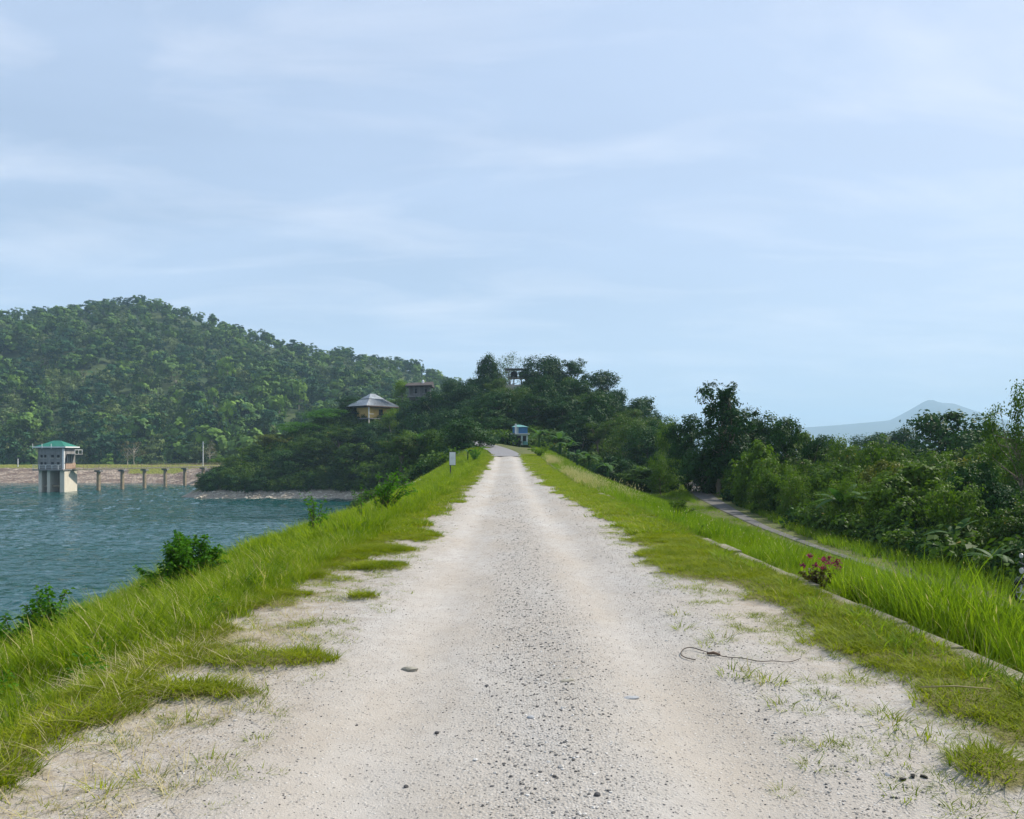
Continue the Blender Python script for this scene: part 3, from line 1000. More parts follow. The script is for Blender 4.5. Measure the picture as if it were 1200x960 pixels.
def plant_tree(name, proto, x, y, label, cat, group=None, top=None, height=None, width=None, sink=0.15, part=('trunk', 'crown'), z=None):
    p = P[proto]
    zg = g1(x, y) if z is None else z
    h = height if height is not None else top - zg
    h = max(h, 1.2)
    s = h / (p['H'] * 1.02)
    sw = s if width is None else 0.5 * width / (p['rx'] * 1.15)
    t = thing(name, label, cat, (x, y, zg - sink), random.uniform(0, 6.28), group, (sw, sw, s))
    obj(part[0], p['trunk'], t)
    obj(part[1], p['crown'], t)
    return t


# ------------------------------------------------------------------ scattered stuff: one object each
def unlinked(name, me):
    return bpy.data.objects.new(name, me)


def scatter(name, pts, rot, scl, protos, label, pick=None, tilt=None):
    """one object whose points carry a rotation and a size; the pieces are drawn on the points"""
    n = len(pts)
    me = bpy.data.meshes.new(name)
    me.vertices.add(n)
    me.vertices.foreach_set('co', np.asarray(pts, np.float32).ravel())
    a = me.attributes.new('rot', 'FLOAT_VECTOR', 'POINT')
    rv = np.zeros((n, 3), np.float32); rv[:, 2] = rot
    if tilt is not None:
        rv[:, 0] = tilt[:, 0]; rv[:, 1] = tilt[:, 1]
    a.data.foreach_set('vector', rv.ravel())
    a = me.attributes.new('size', 'FLOAT_VECTOR', 'POINT')
    sv = np.asarray(scl, np.float32)
    if sv.ndim == 1:
        sv = np.repeat(sv[:, None], 3, 1)
    a.data.foreach_set('vector', sv.ravel())
    a = me.attributes.new('pick', 'INT', 'POINT')
    a.data.foreach_set('value', (np.random.default_rng(n).integers(0, len(protos), n) if pick is None else pick).astype(np.int32))
    for m in {m for p in protos for m in p.materials}:
        me.materials.append(m)
    o = obj(name, me)
    tag(o, label, None, None, 'stuff')
    ng = bpy.data.node_groups.new(name, 'GeometryNodeTree')
    ng.interface.new_socket('Geometry', in_out='INPUT', socket_type='NodeSocketGeometry')
    ng.interface.new_socket('Geometry', in_out='OUTPUT', socket_type='NodeSocketGeometry')
    gi = ng.nodes.new('NodeGroupInput'); go = ng.nodes.new('NodeGroupOutput')
    iop = ng.nodes.new('GeometryNodeInstanceOnPoints')
    g2i = ng.nodes.new('GeometryNodeGeometryToInstance')
    for p in protos:
        oi = ng.nodes.new('GeometryNodeObjectInfo')
        oi.inputs['Object'].default_value = unlinked(name + '_piece', p)
        oi.inputs['As Instance'].default_value = False
        ng.links.new(oi.outputs['Geometry'], g2i.inputs[0])
    for an, ty, sock in (('rot', 'FLOAT_VECTOR', 'Rotation'), ('size', 'FLOAT_VECTOR', 'Scale'), ('pick', 'INT', 'Instance Index')):
        na = ng.nodes.new('GeometryNodeInputNamedAttribute')
        na.data_type = ty
        na.inputs['Name'].default_value = an
        src = na.outputs['Attribute']
        if an == 'rot':
            e2r = ng.nodes.new('FunctionNodeEulerToRotation')
            ng.links.new(src, e2r.inputs[0]); src = e2r.outputs[0]
        ng.links.new(src, iop.inputs[sock])
    iop.inputs['Pick Instance'].default_value = True
    ng.links.new(gi.outputs[0], iop.inputs['Points'])
    ng.links.new(g2i.outputs[0], iop.inputs['Instance'])
    ng.links.new(iop.outputs[0], go.inputs[0])
    md = o.modifiers.new('scatter', 'NODES')
    md.node_group = ng
    return o


def blade_tuft(name, seed, n, h, w, radius, bend, mat, stray=0.05, seg=3, lean=0.35, seeds=0, hvar=0.5):
    """a tuft of curved, tapering grass blades; a few of last year's dry ones; some with seed heads"""
    rng = np.random.default_rng(seed)
    V, Q, T, mi = [], [], [], []
    k = 0
    for b in range(n):
        a = rng.uniform(0, 6.283); r = radius * math.sqrt(rng.random())
        bx, by = r * math.cos(a), r * math.sin(a)
        da = a + rng.normal() * 0.9
        hh = h * (1 - hvar + hvar * 1.3 * rng.random())
        bd = bend * (0.4 + 1.1 * rng.random()) * hh
        ln = lean * hh * rng.random()
        ww = w * rng.uniform(0.6, 1.25)
        fa = da + 1.57 + rng.normal() * 0.5
        fx, fy = math.cos(fa), math.sin(fa)
        tint = 0.98 if rng.random() < stray else rng.random() * 0.9
        is_seed = b < seeds
        if is_seed:
            hh *= 1.35; bd *= 0.6; ww *= 0.35; tint = 0.75
        for s in range(seg + 1):
            t = s / seg
            ox = (ln * t + bd * t * t)
            px_, py_ = bx + math.cos(da) * ox, by + math.sin(da) * ox
            pz = hh * (t - 0.30 * bend * t * t) - 0.02
            half = ww * 0.5 * (1 - t) ** 0.6 if t < 1 else ww * 0.04
            V += [(px_ - fx * half, py_ - fy * half, pz), (px_ + fx * half, py_ + fy * half, pz)]
            T += [tint, tint]
        for s in range(seg):
            i = k + 2 * s
            Q.append((i, i + 1, i + 3, i + 2)); mi.append(0)
        k += 2 * (seg + 1)
        if is_seed:
            cx, cy_, cz = px_, py_, pz
            for q in range(2):
                an = fa + q * 1.57
                ex, ey = math.cos(an) * w * 0.55, math.sin(an) * w * 0.55
                dx, dy = math.cos(da) * hh * 0.09, math.sin(da) * hh * 0.09
                L = hh * 0.15
                V += [(cx, cy_, cz - L * 0.5), (cx + ex + dx * .4, cy_ + ey + dy * .4, cz), (cx + dx, cy_ + dy, cz + L * 0.6), (cx - ex + dx * .4, cy_ - ey + dy * .4, cz)]
                T += [rng.random()] * 4
                Q.append((k, k + 1, k + 2, k + 3)); mi.append(1)
                k += 4
    mats = [M[mat]] + ([M['seed']] if seeds else [])
    return mesh_np(name, np.array(V), np.array(Q), None, False, {'tint': T}, mats, mi)


def thin(rng, X, Y, dens):
    return rng.random(len(X)) < dens


def rand_in(rng, n, x0, x1, y0, y1, power=1.0):
    x = rng.uniform(x0, x1, n)
    y = y0 + (y1 - y0) * rng.random(n) ** power
    return x, y


def lay(x, y, zf=ground, dz=0.0):
    return np.column_stack([x, y, zf(x, y) + dz])


# tall bright grass of the lake side
rng = np.random.default_rng(11)
tall_near = [blade_tuft('tuft', 300 + i, 16, 0.22 + 0.045 * i, 0.011, 0.10, 0.45, 'grass_tall', 0.012, lean=0.3) for i in range(5)]
tall_far = [blade_tuft('tuft', 310 + i, 16, 0.24 + 0.06 * i, 0.024, 0.18, 0.4, 'grass_tall', 0.015, seg=2, lean=0.3) for i in range(4)]


def band_left(n, y0, y1, power, protos, s0, s1, name, label, edge=0.0):
    x, y = rand_in(rng, n, -9.6, -1.2, y0, y1, power)
    lim = np.interp(y, [0, 3.2, 4.2, 5.2, 6.3, 8, 11, 14, 20, 60, 90], [-3.3, -3.05, -2.85, -2.75, -2.6, -2.5, -2.45, -2.35, -2.2, -2.0, -1.9])
    wob = 0.9 * (fbm(x, y, 0.7, 91) - 0.5)
    f = lim - x + wob
    keep = (f > 0) & (rng.random(n) < 0.35 + 0.65 * sstep(0.35, 0.65, fbm(x, y, 1.1, 95) + 0.2)) & (rng.random(n) < sstep(-9.6, -7.4, x) + 0.25)
    x, y, f = x[keep], y[keep], f[keep]
    s = (s0 + (s1 - s0) * rng.random(len(x))) * (0.55 + 0.45 * sstep(0, 0.7, f)) * (0.50 + 0.80 * sstep(0.2, 0.8, fbm(x, y, 0.8, 97)))
    return x, y, s


xa, ya, sa = band_left(13000, 2.2, 14, 0.8, None, 0.7, 1.25, '', '')
z_left = lambda x, y: np.maximum(ground(x, y), np.where((x > -2.95) & (y < 88), road_z(x, y), -99))
scatter('tall_grass', lay(xa, ya, z_left), rng.uniform(0, 6.28, len(xa)), sa, tall_near, 'tall bright green grass on the lake side of the road', tilt=rng.normal(size=(len(xa), 2)) * 0.09)
xa, ya, sa = band_left(22000, 14, 100, 1.3, None, 0.7, 1.25, '', '')
sa = sa * np.interp(ya, [14, 35, 60], [1, 0.85, 0.7])
scatter('tall_grass', lay(xa, ya, z_left), rng.uniform(0, 6.28, len(xa)), sa, tall_far, 'tall bright green grass along the far lake side bank', tilt=rng.normal(size=(len(xa), 2)) * 0.09)

# short matted turf over the gravel edges
turf_near = [blade_tuft('turf', 330 + i, 26, 0.042 + 0.011 * i, 0.0070, 0.10, 0.8, 'turf', 0.03, seg=2, lean=0.8) for i in range(5)]
turf_far = [blade_tuft('turf', 340 + i, 26, 0.085, 0.013, 0.17, 0.7, 'turf' if i % 2 else 'grass_tall', 0.05, seg=2, lean=0.7) for i in range(4)]


def turf_pts(n, y0, y1, power):
    x, y = rand_in(rng, n, -2.95, 3.42, y0, y1, power)
    t = turf_amount(x, y)
    keep = rng.random(n) < sstep(0.18, 0.95, t) * (0.25 + 0.75 * sstep(0.35, 0.6, fbm(x, y, 2.2, 99)))
    return x[keep], y[keep], t[keep]


x, y, t = turf_pts(80000, 2.4, 15, 0.8)
scatter('turf_grass', lay(x, y, road_z), rng.uniform(0, 6.28, len(x)), (0.4 + 0.75 * rng.random(len(x))) * (0.35 + 0.75 * t) * (0.6 + 0.8 * fbm(x, y, 1.5, 101)), turf_near, 'short olive turf creeping over the gravel near the camera')
x, y, t = turf_pts(30000, 15, 87, 1.4)
scatter('turf_grass', lay(x, y, road_z), rng.uniform(0, 6.28, len(x)), (0.7 + 0.8 * rng.random(len(x))) * (0.6 + 0.6 * t), turf_far, 'short yellowish turf along the far road edges')

def fringe(n, y0, y1):
    """loose bits of turf thinning out over the gravel"""
    x, y = rand_in(rng, n, -2.9, 3.3, y0, y1, 0.9)
    t = np.maximum(sstep(-0.95, -2.6, x), sstep(1.55, 3.1, x))
    c = vnoise(x, y, 3.3, 151) * 0.6 + vnoise(x, y, 9.0, 153) * 0.4
    k = (rng.random(n) < t * sstep(np.where(x > 0, 0.44, 0.48), 0.70, c) * 1.3) & (turf_amount(x, y) < 0.75)
    return x[k], y[k]


x, y = fringe(42000, 2.5, 17)
scatter('turf_grass', lay(x, y, road_z), rng.uniform(0, 6.28, len(x)), 0.30 + 0.65 * rng.random(len(x)) ** 1.6, turf_near, 'sparse bits of turf thinning out over the gravel edges')

# tall grass of the right slope, with seed heads
right_near = [blade_tuft('reed', 350 + i, 16, 0.48 + 0.055 * i, 0.0135, 0.12, 0.35, 'grass_right', 0.03, seg=4, lean=0.2, seeds=(1 if i < 1 else 0)) for i in range(8)]
right_far = [blade_tuft('reed', 360 + i, 16, 0.40 + 0.05 * i, 0.026, 0.20, 0.35, 'grass_right', 0.02, seg=2, lean=0.2, seeds=(1 if i < 1 else 0)) for i in range(6)]


def band_right(n, y0, y1, power, x1):
    x, y = rand_in(rng, n, 3.72, x1, y0, y1, power)
    k = x < np.interp(y, PATH[:, 1], PATH[:, 0] - np.array([0.25, 0.25, 0.26, 0.4, 0.75, 1.0, 1.0, 1.0, 1.0]))
    x, y = x[k], y[k]
    n = len(x)
    d = fbm(x, y, 0.6, 111)
    keep = rng.random(n) < (0.45 + 0.55 * sstep(0.3, 0.55, d)) * sstep(3.70, 3.95, x)
    x, y, d = x[keep], y[keep], d[keep]
    h = np.interp(y, [3, 5, 8, 10.5, 13, 18, 30, 60, 100], [1.10, 1.08, 0.90, 0.72, 0.56, 0.56, 0.60, 0.6, 0.55]) * np.interp(x, [3.7, 4.4, 5.4, 7.5, 12], [0.62, 0.95, 0.88, 0.62, 0.45])
    s = h * (0.60 + 0.6 * rng.random(len(x))) * (0.55 + 0.85 * sstep(0.25, 0.75, d))
    return x, y, s


x, y, s = band_right(15500, 3.0, 15, 0.85, 12.9)
scatter('slope_grass', lay(x, y), rng.uniform(0, 6.28, len(x)), s, right_near, 'tall green grass with pale seed heads right of the kerb', tilt=rng.normal(size=(len(x), 2)) * 0.12)
x, y, s = band_right(36000, 15, 100, 1.35, 20)
scatter('slope_grass', lay(x, y), rng.uniform(0, 6.28, len(x)), s, right_far, 'tall green grass on the far part of the right slope', tilt=rng.normal(size=(len(x), 2)) * 0.12)

x, y, s = band_right(16000, 42, 100, 1.0, 20)
scatter('slope_grass', lay(x, y), rng.uniform(0, 6.28, len(x)), s, right_far, 'tall green grass at the far foot of the right slope', tilt=rng.normal(size=(len(x), 2)) * 0.12)

# lusher growth against the kerb
lush = [blade_tuft('lush', 390 + i, 20, 0.11 + 0.02 * i, 0.010, 0.09, 0.6, ('turf', 'grass_right')[i % 2], 0.06, seg=2, lean=0.6) for i in range(4)]
x, y = rand_in(rng, 5200, 2.85, 3.8, 2.6, 34, 1.1)
k = rng.random(len(x)) < sstep(0.42, 0.66, fbm(x, y, 0.9, 161)) * np.where((x > 3.42) & (x < 3.68), 0.25, 1.0) * sstep(2.85, 3.3, x)
x, y = x[k], y[k]
zk = lambda x, y: np.where(x < 3.44, road_z(x, y), np.where(x < 3.67, crest_z(y) - 0.02, ground(x, y)))
scatter('turf_grass', lay(x, y, zk), rng.uniform(0, 6.28, len(x)), 0.5 + 0.7 * rng.random(len(x)), lush, 'thicker green growth crowding the kerb')

# broad leaved weeds mixed into both banks
weeds = []
for i in range(4):
    r_ = np.random.default_rng(395 + i)
    n = 46
    C = np.column_stack([r_.normal(size=n) * 0.07, r_.normal(size=n) * 0.07, 0.03 + 0.26 * r_.random(n)])
    V, Q = leaf_faces(C, np.column_stack([C[:, 0] * 8, C[:, 1] * 8, np.full(n, 0.25)]) + r_.normal(size=(n, 3)) * 0.4, 0.05 + 0.03 * r_.random(n), 0.32, r_, 0.25)
    weeds.append(mesh_np('weed_piece', V, Q, M[('leaf_fresh', 'leaf_lime', 'leaf_bush', 'leaf_fresh')[i]], False, {'tint': np.repeat(r_.random(n) * 0.9, 4)}))
x1_, y1_ = rand_in(rng, 420, -6.8, -2.8, 5.0, 40, 1.1)
x2_, y2_ = rand_in(rng, 420, 3.9, 10.0, 6.5, 40, 1.1)
x, y = np.concatenate([x1_, x2_]), np.concatenate([y1_, y2_])
k = fbm(x, y, 0.5, 165) > 0.46
x, y = x[k], y[k]
scatter('bank_weeds', lay(x, y, ground), rng.uniform(0, 6.28, len(x)), 0.45 + 0.5 * rng.random(len(x)), weeds, 'broad leaved weeds mixed into the tall grass')

# dry, pale seeding grass along the far shoulder
dry = [blade_tuft('dry', 370 + i, 14, 0.42, 0.016, 0.2, 0.5, 'straw', 0.0, seg=2, seeds=7) for i in range(3)]
x, y = rand_in(rng, 1000, 3.75, 5.2, 30, 80)
k = (fbm(x, y, 0.25, 121) > 0.47) & (rng.random(len(x)) < sstep(5.6, 4.2, x))
scatter('dry_grass', lay(x[k], y[k]), rng.uniform(0, 6.28, k.sum()), 0.8 + 0.5 * rng.random(k.sum()), dry, 'pale dry grass with seed heads along the far right shoulder')

# straw lying about at the left foreground
straw = [blade_tuft('straw', 380 + i, 7, 0.10, 0.005, 0.12, 0.5, 'straw', 0, seg=2, lean=3.0) for i in range(3)]
x, y = rand_in(rng, 900, -3.4, -1.5, 2.6, 8.5)
k = fbm(x, y, 1.4, 125) > 0.47
scatter('dry_straw', lay(x[k], y[k], z_left, 0.005), rng.uniform(0, 6.28, k.sum()), 0.7 + 0.7 * rng.random(k.sum()), straw, 'dry straw scattered along the left edge of the gravel')


# loose gravel
def stone_mesh(name, seed, mat, sub=1, squash=0.65, rough=0.22):
    import bmesh
    rng_ = np.random.default_rng(seed)
    bm = bmesh.new()
    bmesh.ops.create_icosphere(bm, subdivisions=sub, radius=1.0)
    for v in bm.verts:
        v.co *= 1 + rng_.normal() * rough
        v.co.z *= squash
    me = bpy.data.meshes.new(name)
    bm.to_mesh(me); bm.free()
    me.materials.append(mat)
    return me


chips = [stone_mesh('chip', 400 + i, M['gravel_stone'], 1, 0.6, 0.2) for i in range(5)]
x, y = rand_in(rng, 95000, -2.9, 3.2, 2.3, 17, 1.25)
c = chips_amount(x, y)
k = (rng.random(len(x)) < 0.14 + 0.62 * c) & (turf_amount(x, y) < 0.6)
x, y, c = x[k], y[k], c[k]
s = 0.0028 + 0.0062 * rng.random(len(x)) ** 2.4 * (0.5 + c)
s = s * (1 + 1.1 * (rng.random(len(x)) < 0.012))
scatter('gravel', lay(x, y, road_z, 0.001), rng.uniform(0, 6.28, len(x)), s, chips, 'loose crushed stone chips strewn over the road')

x, y = rand_in(rng, 30000, -1.9, 2.9, 17, 48, 1.2)
c = chips_amount(x, y)
k = (rng.random(len(x)) < 0.07 + 0.35 * c) & (turf_amount(x, y) < 0.6)
x, y = x[k], y[k]
scatter('gravel', lay(x, y, road_z, 0.001), rng.uniform(0, 6.28, len(x)), 0.006 + 0.010 * rng.random(len(x)) ** 2, chips, 'loose stone chips on the far stretch of the road')

# wood on the hill
rng = np.random.default_rng(23)
x, y = rand_in(rng, 15000, -560, 60, 284, 625)
px = VPX + F * x / y
k = (px > -60) & (px < 560)
x, y = x[k], y[k]
# keep crowns apart
cell = {}
keep = []
for i in range(len(x)):
    t = (y[i] - 284) / 316
    sp = 7.4 if t < 0.5 else 6.4
    c = (int(x[i] // sp), int(y[i] // sp))
    if c in cell:
        continue
    cell[c] = 1
    keep.append(i)
x, y = x[keep], y[keep]
t = (y - 284) / 316
thinout = (fbm(x, y, 0.012, 131) > 0.60) & (t > 0.7)
k = ~thinout | (rng.random(len(x)) < 0.45)
x, y, t = x[k], y[k], t[k]
s = (0.62 + 1.25 * rng.random(len(x)) ** 1.9) * (1.0 - 0.30 * t)
kind_pick = rng.choice(9, len(x), p=[.12, .12, .12, .12, .12, .12, .10, .09, .09])
olive = rng.random(len(x)) < 0.42 * sstep(0.45, 0.9, t + 0.5 * (fbm(x, y, 0.02, 133) - 0.5))
kind_pick = np.where(olive, 7 + (rng.random(len(x)) < 0.5), kind_pick)
keep2 = rng.random(len(x)) < 0.96
x, y, t, s, kind_pick = x[keep2], y[keep2], t[keep2], s[keep2], kind_pick[keep2]
sv = np.column_stack([s * (0.85 + 0.4 * rng.random(len(x))), s * (0.85 + 0.4 * rng.random(len(x))), s])
scatter('forest', np.column_stack([x, y, mount_z(x, y) - 0.8]), rng.uniform(0, 6.28, len(x)), sv, [P[q]['crown'] for q in HILL_KINDS], 'dense dark green forest covering the hill behind the lake', pick=kind_pick)

# ------------------------------------------------------------------ intake tower in the lake
def intake_tower():
    x0, y0 = -112.2, 189.0
    W, D = 6.2, 5.0
    fz = zat(550, 189) + WATER_Z * 0            # floor level of the gate house
    t = thing('intake_tower', 'grey concrete intake tower with a green roof standing in the lake', 'tower', (x0, y0, WATER_Z))
    f = fz - WATER_Z
    for i, (a, b) in enumerate(((0.0, 0.75), (2.0, 2.75), (5.1, 6.2))):
        MB().box(a, b, 0.25, D + 0.9, -5, f - 0.30).build('pier', M['concrete_pale'], t, bevel=0.03)
    MB().box(0.8, 5.05, D * 0.8, D * 0.8 + 0.3, -5, f - 0.31).build('back_wall', M['concrete_wet'], t)
    MB().box(0.55, 5.3, 0.9, 1.2, f - 4.2, f - 3.9).build('tie_beam', M['concrete_wet'], t)
    MB().box(-0.9, W + 0.25, -0.75, D + 1.0, f - 0.30, f).build('floor_slab', M['concrete_grey'], t, bevel=0.03)
    h = 5.0
    # walls with real openings left for the windows
    wall = MB()
    T = 0.25
    wins = [(0.55, 1.15), (1.45, 2.05), (3.1, 3.8), (4.5, 5.2)]
    rows = [(1.0, 1.7), (2.75, 3.45)]

    def holes_wall(axis, fixed0, fixed1, a0, a1, cols, rows_, z0, z1):
        zs = [z0] + [v for r in rows_ for v in r] + [z1]
        for i in range(len(zs) - 1):
            lo, hi = zs[i], zs[i + 1]
            is_row = (i % 2 == 1)
            segs = [(a0, a1)]
            if is_row:
                e = [a0] + [v for c_ in cols for v in c_] + [a1]
                segs = [(e[j], e[j + 1]) for j in range(0, len(e), 2)]
            for (p, q) in segs:
                if axis == 'x':
                    wall.box(p, q, fixed0, fixed1, lo, hi)
                else:
                    wall.box(fixed0, fixed1, p, q, lo, hi)
    side = [(0.9, 2.0), (2.6, 3.7)]
    srows = [(f + 1.7, f + 3.3)]
    rows_abs = [(f + a, f + b) for a, b in rows]
    holes_wall('x', 0, T, 0, W, wins, rows_abs, f, f + h)
    holes_wall('y', W - T, W, T, D, side, srows, f, f + h)
    wall.box(0, T, T, D, f, f + h)
    wall.box(T, W - T, D - T, D, f, f + h)
    wall.build('wall', M['concrete_grey'], t)
    for (a, b) in wins:
        for (lo, hi) in rows_abs:
            w = MB().box(a, b, T - 0.08, T - 0.03, lo, hi).build('window', M['dark_opening'], t)
            MB().box(a - 0.06, b + 0.06, -0.07, 0.0 - 0.003, lo - 0.10, lo - 0.003).build('sill', M['concrete_pale'], w)
    for (a, b) in side:
        w = MB().box(W - T + 0.03, W - T + 0.08, a, b, srows[0][0], srows[0][1]).build('window', M['dark_opening'], t)
        MB().box(W + 0.003, W + 0.06, (a + b) / 2 - 0.05, (a + b) / 2 + 0.05, srows[0][0], srows[0][1]).build('mullion', M['white_paint'], w)
    MB().box(W - 0.35, W + 0.05, -0.05, 0.30, f + 0.02, f + h - 0.02).build('corner_post', M['white_paint'], t)
    MB().box(W + 0.004, W + 0.10, 0.6, D, f + 0.1, f + 1.5).build('brick_panel', M['brick_wall'], t)
    MB().box(W + 0.004, W + 2.0, 1.2, D - 0.2, f + 3.5, f + 3.68).build('canopy', M['concrete_grey'], t)
    # hip roof with a wide eave
    e = 0.7
    z0, z1 = f + h + 0.35, f + h + 1.9
    rf = MB()
    V = [(-e, -e, z0), (W + e, -e, z0), (W + e, D + e, z0), (-e, D + e, z0), (W * 0.38, D * 0.5, z1), (W * 0.66, D * 0.5, z1)]
    rf.add(V, [(0, 1, 5, 4), (1, 2, 5), (2, 3, 4, 5), (3, 0, 4), (3, 2, 1, 0)])
    roof = rf.build('roof', M['green_roof'], t)
    MB().box(-e - 0.06, W + e + 0.06, -e - 0.06, -e - 0.003, z0 - 0.18, z0 + 0.10).build('gutter', M['white_paint'], roof)
    MB().box(W + e + 0.003, W + e + 0.06, -e - 0.06, D + e, z0 - 0.18, z0 + 0.10).build('gutter', M['white_paint'], roof)
    MB().box(-0.3, W + 0.3, -0.3, D + 0.3, f + h + 0.002, f + h + 0.33).build('eave_beam', M['concrete_grey'], t)
    for q in (-0.8, 1.4, 3.6):
        MB().box(q, q + 0.07, -e - 0.16, -e - 0.064, z0 - 0.45, z0 + 0.75).build('roof_post', M['white_paint'], t)
    # balcony rails
    for q in (-0.8, 0.7, 2.2, 3.7, 5.2):
        MB().box(q, q + 0.08, -0.72, -0.64, f + 0.002, f + 1.0).build('rail_post', M['white_paint'], t)
    MB().box(-0.85, W - 0.3, -0.73, -0.63, f + 1.003, f + 1.09).build('rail', M['white_paint'], t)
    MB().box(-0.85, W - 0.3, -0.71, -0.65, f + 0.50, f + 0.56).build('rail', M['white_paint'], t)
    for q in (1.4, 3.0, 4.6):
        MB().box(W + 1.85, W + 1.93, q, q + 0.08, f + 3.683, f + 4.6).build('canopy_post', M['white_paint'], t)
    MB().box(W + 1.84, W + 1.94, 1.3, 4.75, f + 4.603, f + 4.7).build('canopy_rail', M['white_paint'], t)
    return fz


floor_z = intake_tower()


def footbridge():
    a = np.array([-105.4, 192.0]); b = np.array([-87.1, 240.5])
    z = zat(549, 196)
    L = float(np.linalg.norm(b - a))
    ang = math.atan2(b[1] - a[1], b[0] - a[0])
    t = thing('footbridge', 'long narrow footbridge on thin concrete piers from tower to shore', 'bridge', (a[0], a[1], z), ang)
    n = 7
    seg = L / n
    for i in range(n):
        MB().box(i * seg + 0.04, (i + 1) * seg - 0.04, -0.7, 0.7, -0.40, -0.08).build('deck_slab', M['concrete'], t, bevel=0.02)
    for i in range(1, n):
        x = i * seg
        w = a + (b - a) * (i / n)
        zb = min(WATER_Z - 2, -99) if i < 5 else g1(w[0], w[1]) - 1.0
        zb = max(zb, -14.0)
        p = MB().box(x - 0.32, x + 0.32, -0.36, 0.36, zb - z, -0.95).build('pier', M['concrete_wet'], t, bevel=0.03)
        MB().box(x - 0.5, x + 0.5, -0.95, 0.95, -0.948, -0.503).build('pier_cap', M['concrete_grey'], p, bevel=0.03)
    for s in (-0.66, 0.66):
        for k in range(2):
            MB().box(0.1, L - 0.1, s - 0.02, s + 0.02, 0.35 + 0.4 * k, 0.385 + 0.4 * k).build('rail', M['concrete_wet'], t)
        for i in range(int(L // 3.4) + 1):
            MB().box(i * 3.4 + 0.1, i * 3.4 + 0.18, s - 0.04, s + 0.04, -0.078, 0.86).build('rail_post', M['concrete_wet'], t)


footbridge()

# pole on the far embankment
zp = -2.6
t = thing('utility_pole', 'slim white pole standing on the far embankment beside pale trees', 'pole', (at(238, 252), 252, zp))
MB().tube([(0, 0, -1), (0, 0, 3.5), (0, 0, 7.6)], [0.17, 0.15, 0.12]).build('shaft', M['white_paint'], t)
MB().box(-0.6, 0.6, -0.05, 0.05, 6.9, 7.05).build('crossarm', M['concrete_grey'], t)
t = thing('marker_post', 'short white post on the embankment left of the intake tower', 'post', (at(21, 259), 259, zp))
MB().tube([(0, 0, -0.6), (0, 0, 2.0)], 0.14).build('shaft', M['white_paint'], t)
MB().tube([(0, 0, 2.002), (0, 0, 2.12)], [0.19, 0.12]).build('cap', M['concrete_grey'], t)

# ------------------------------------------------------------------ sign on the left verge
sx, sy = -3.80, 54.0
t = thing('sign', 'blank white sign board on a thin dark post beside the road', 'sign', (sx, sy, g1(sx, sy)))
zz = g1(sx, sy)
MB().tube([(0, 0, -0.4), (0, 0, zat(531, sy) - zz)], 0.042, 8).build('post', M['steel_dark'], t)
bd = MB().box(-0.07, 0.34, -0.058, -0.034, zat(545, sy) - zz, zat(530, sy) - zz).build('board', M['white_paint'], t, bevel=0.004)
MB().box(-0.085, 0.355, -0.032, -0.012, zat(545, sy) - zz - 0.02, zat(530, sy) - zz + 0.02).build('backing', M['steel_dark'], bd)


# ------------------------------------------------------------------ kerb on the right
def kerb(y0, y1, label, step=1.0, gaps=()):
    t = thing('concrete_kerb', label, 'kerb', (3.55, y0, 0))
    y = y0
    rr = random.Random(int(y0 * 10))
    while y < y1:
        L = step * rr.uniform(0.85, 1.15)
        if not any(a < y < b for a, b in gaps):
            zc = float(crest_z(y)) + rr.uniform(-0.03, 0.022)
            o = MB().box(-0.10, 0.10, 0.008, L - 0.008, -0.30, 0.055).build('kerb_block', M['concrete'], t, bevel=0.012,
                loc=(rr.uniform(-0.012, 0.012), y - y0, zc), rot=(rr.uniform(-0.01, 0.01), rr.uniform(-0.03, 0.03), rr.uniform(-0.012, 0.012)))
        y += L
    return t


kerb(2.0, 14.2, 'weathered concrete kerb between the short turf and the tall grass', gaps=((8.2, 8.6),))
kerb(24.0, 30.0, 'far stretch of thin concrete kerb half buried in grass')

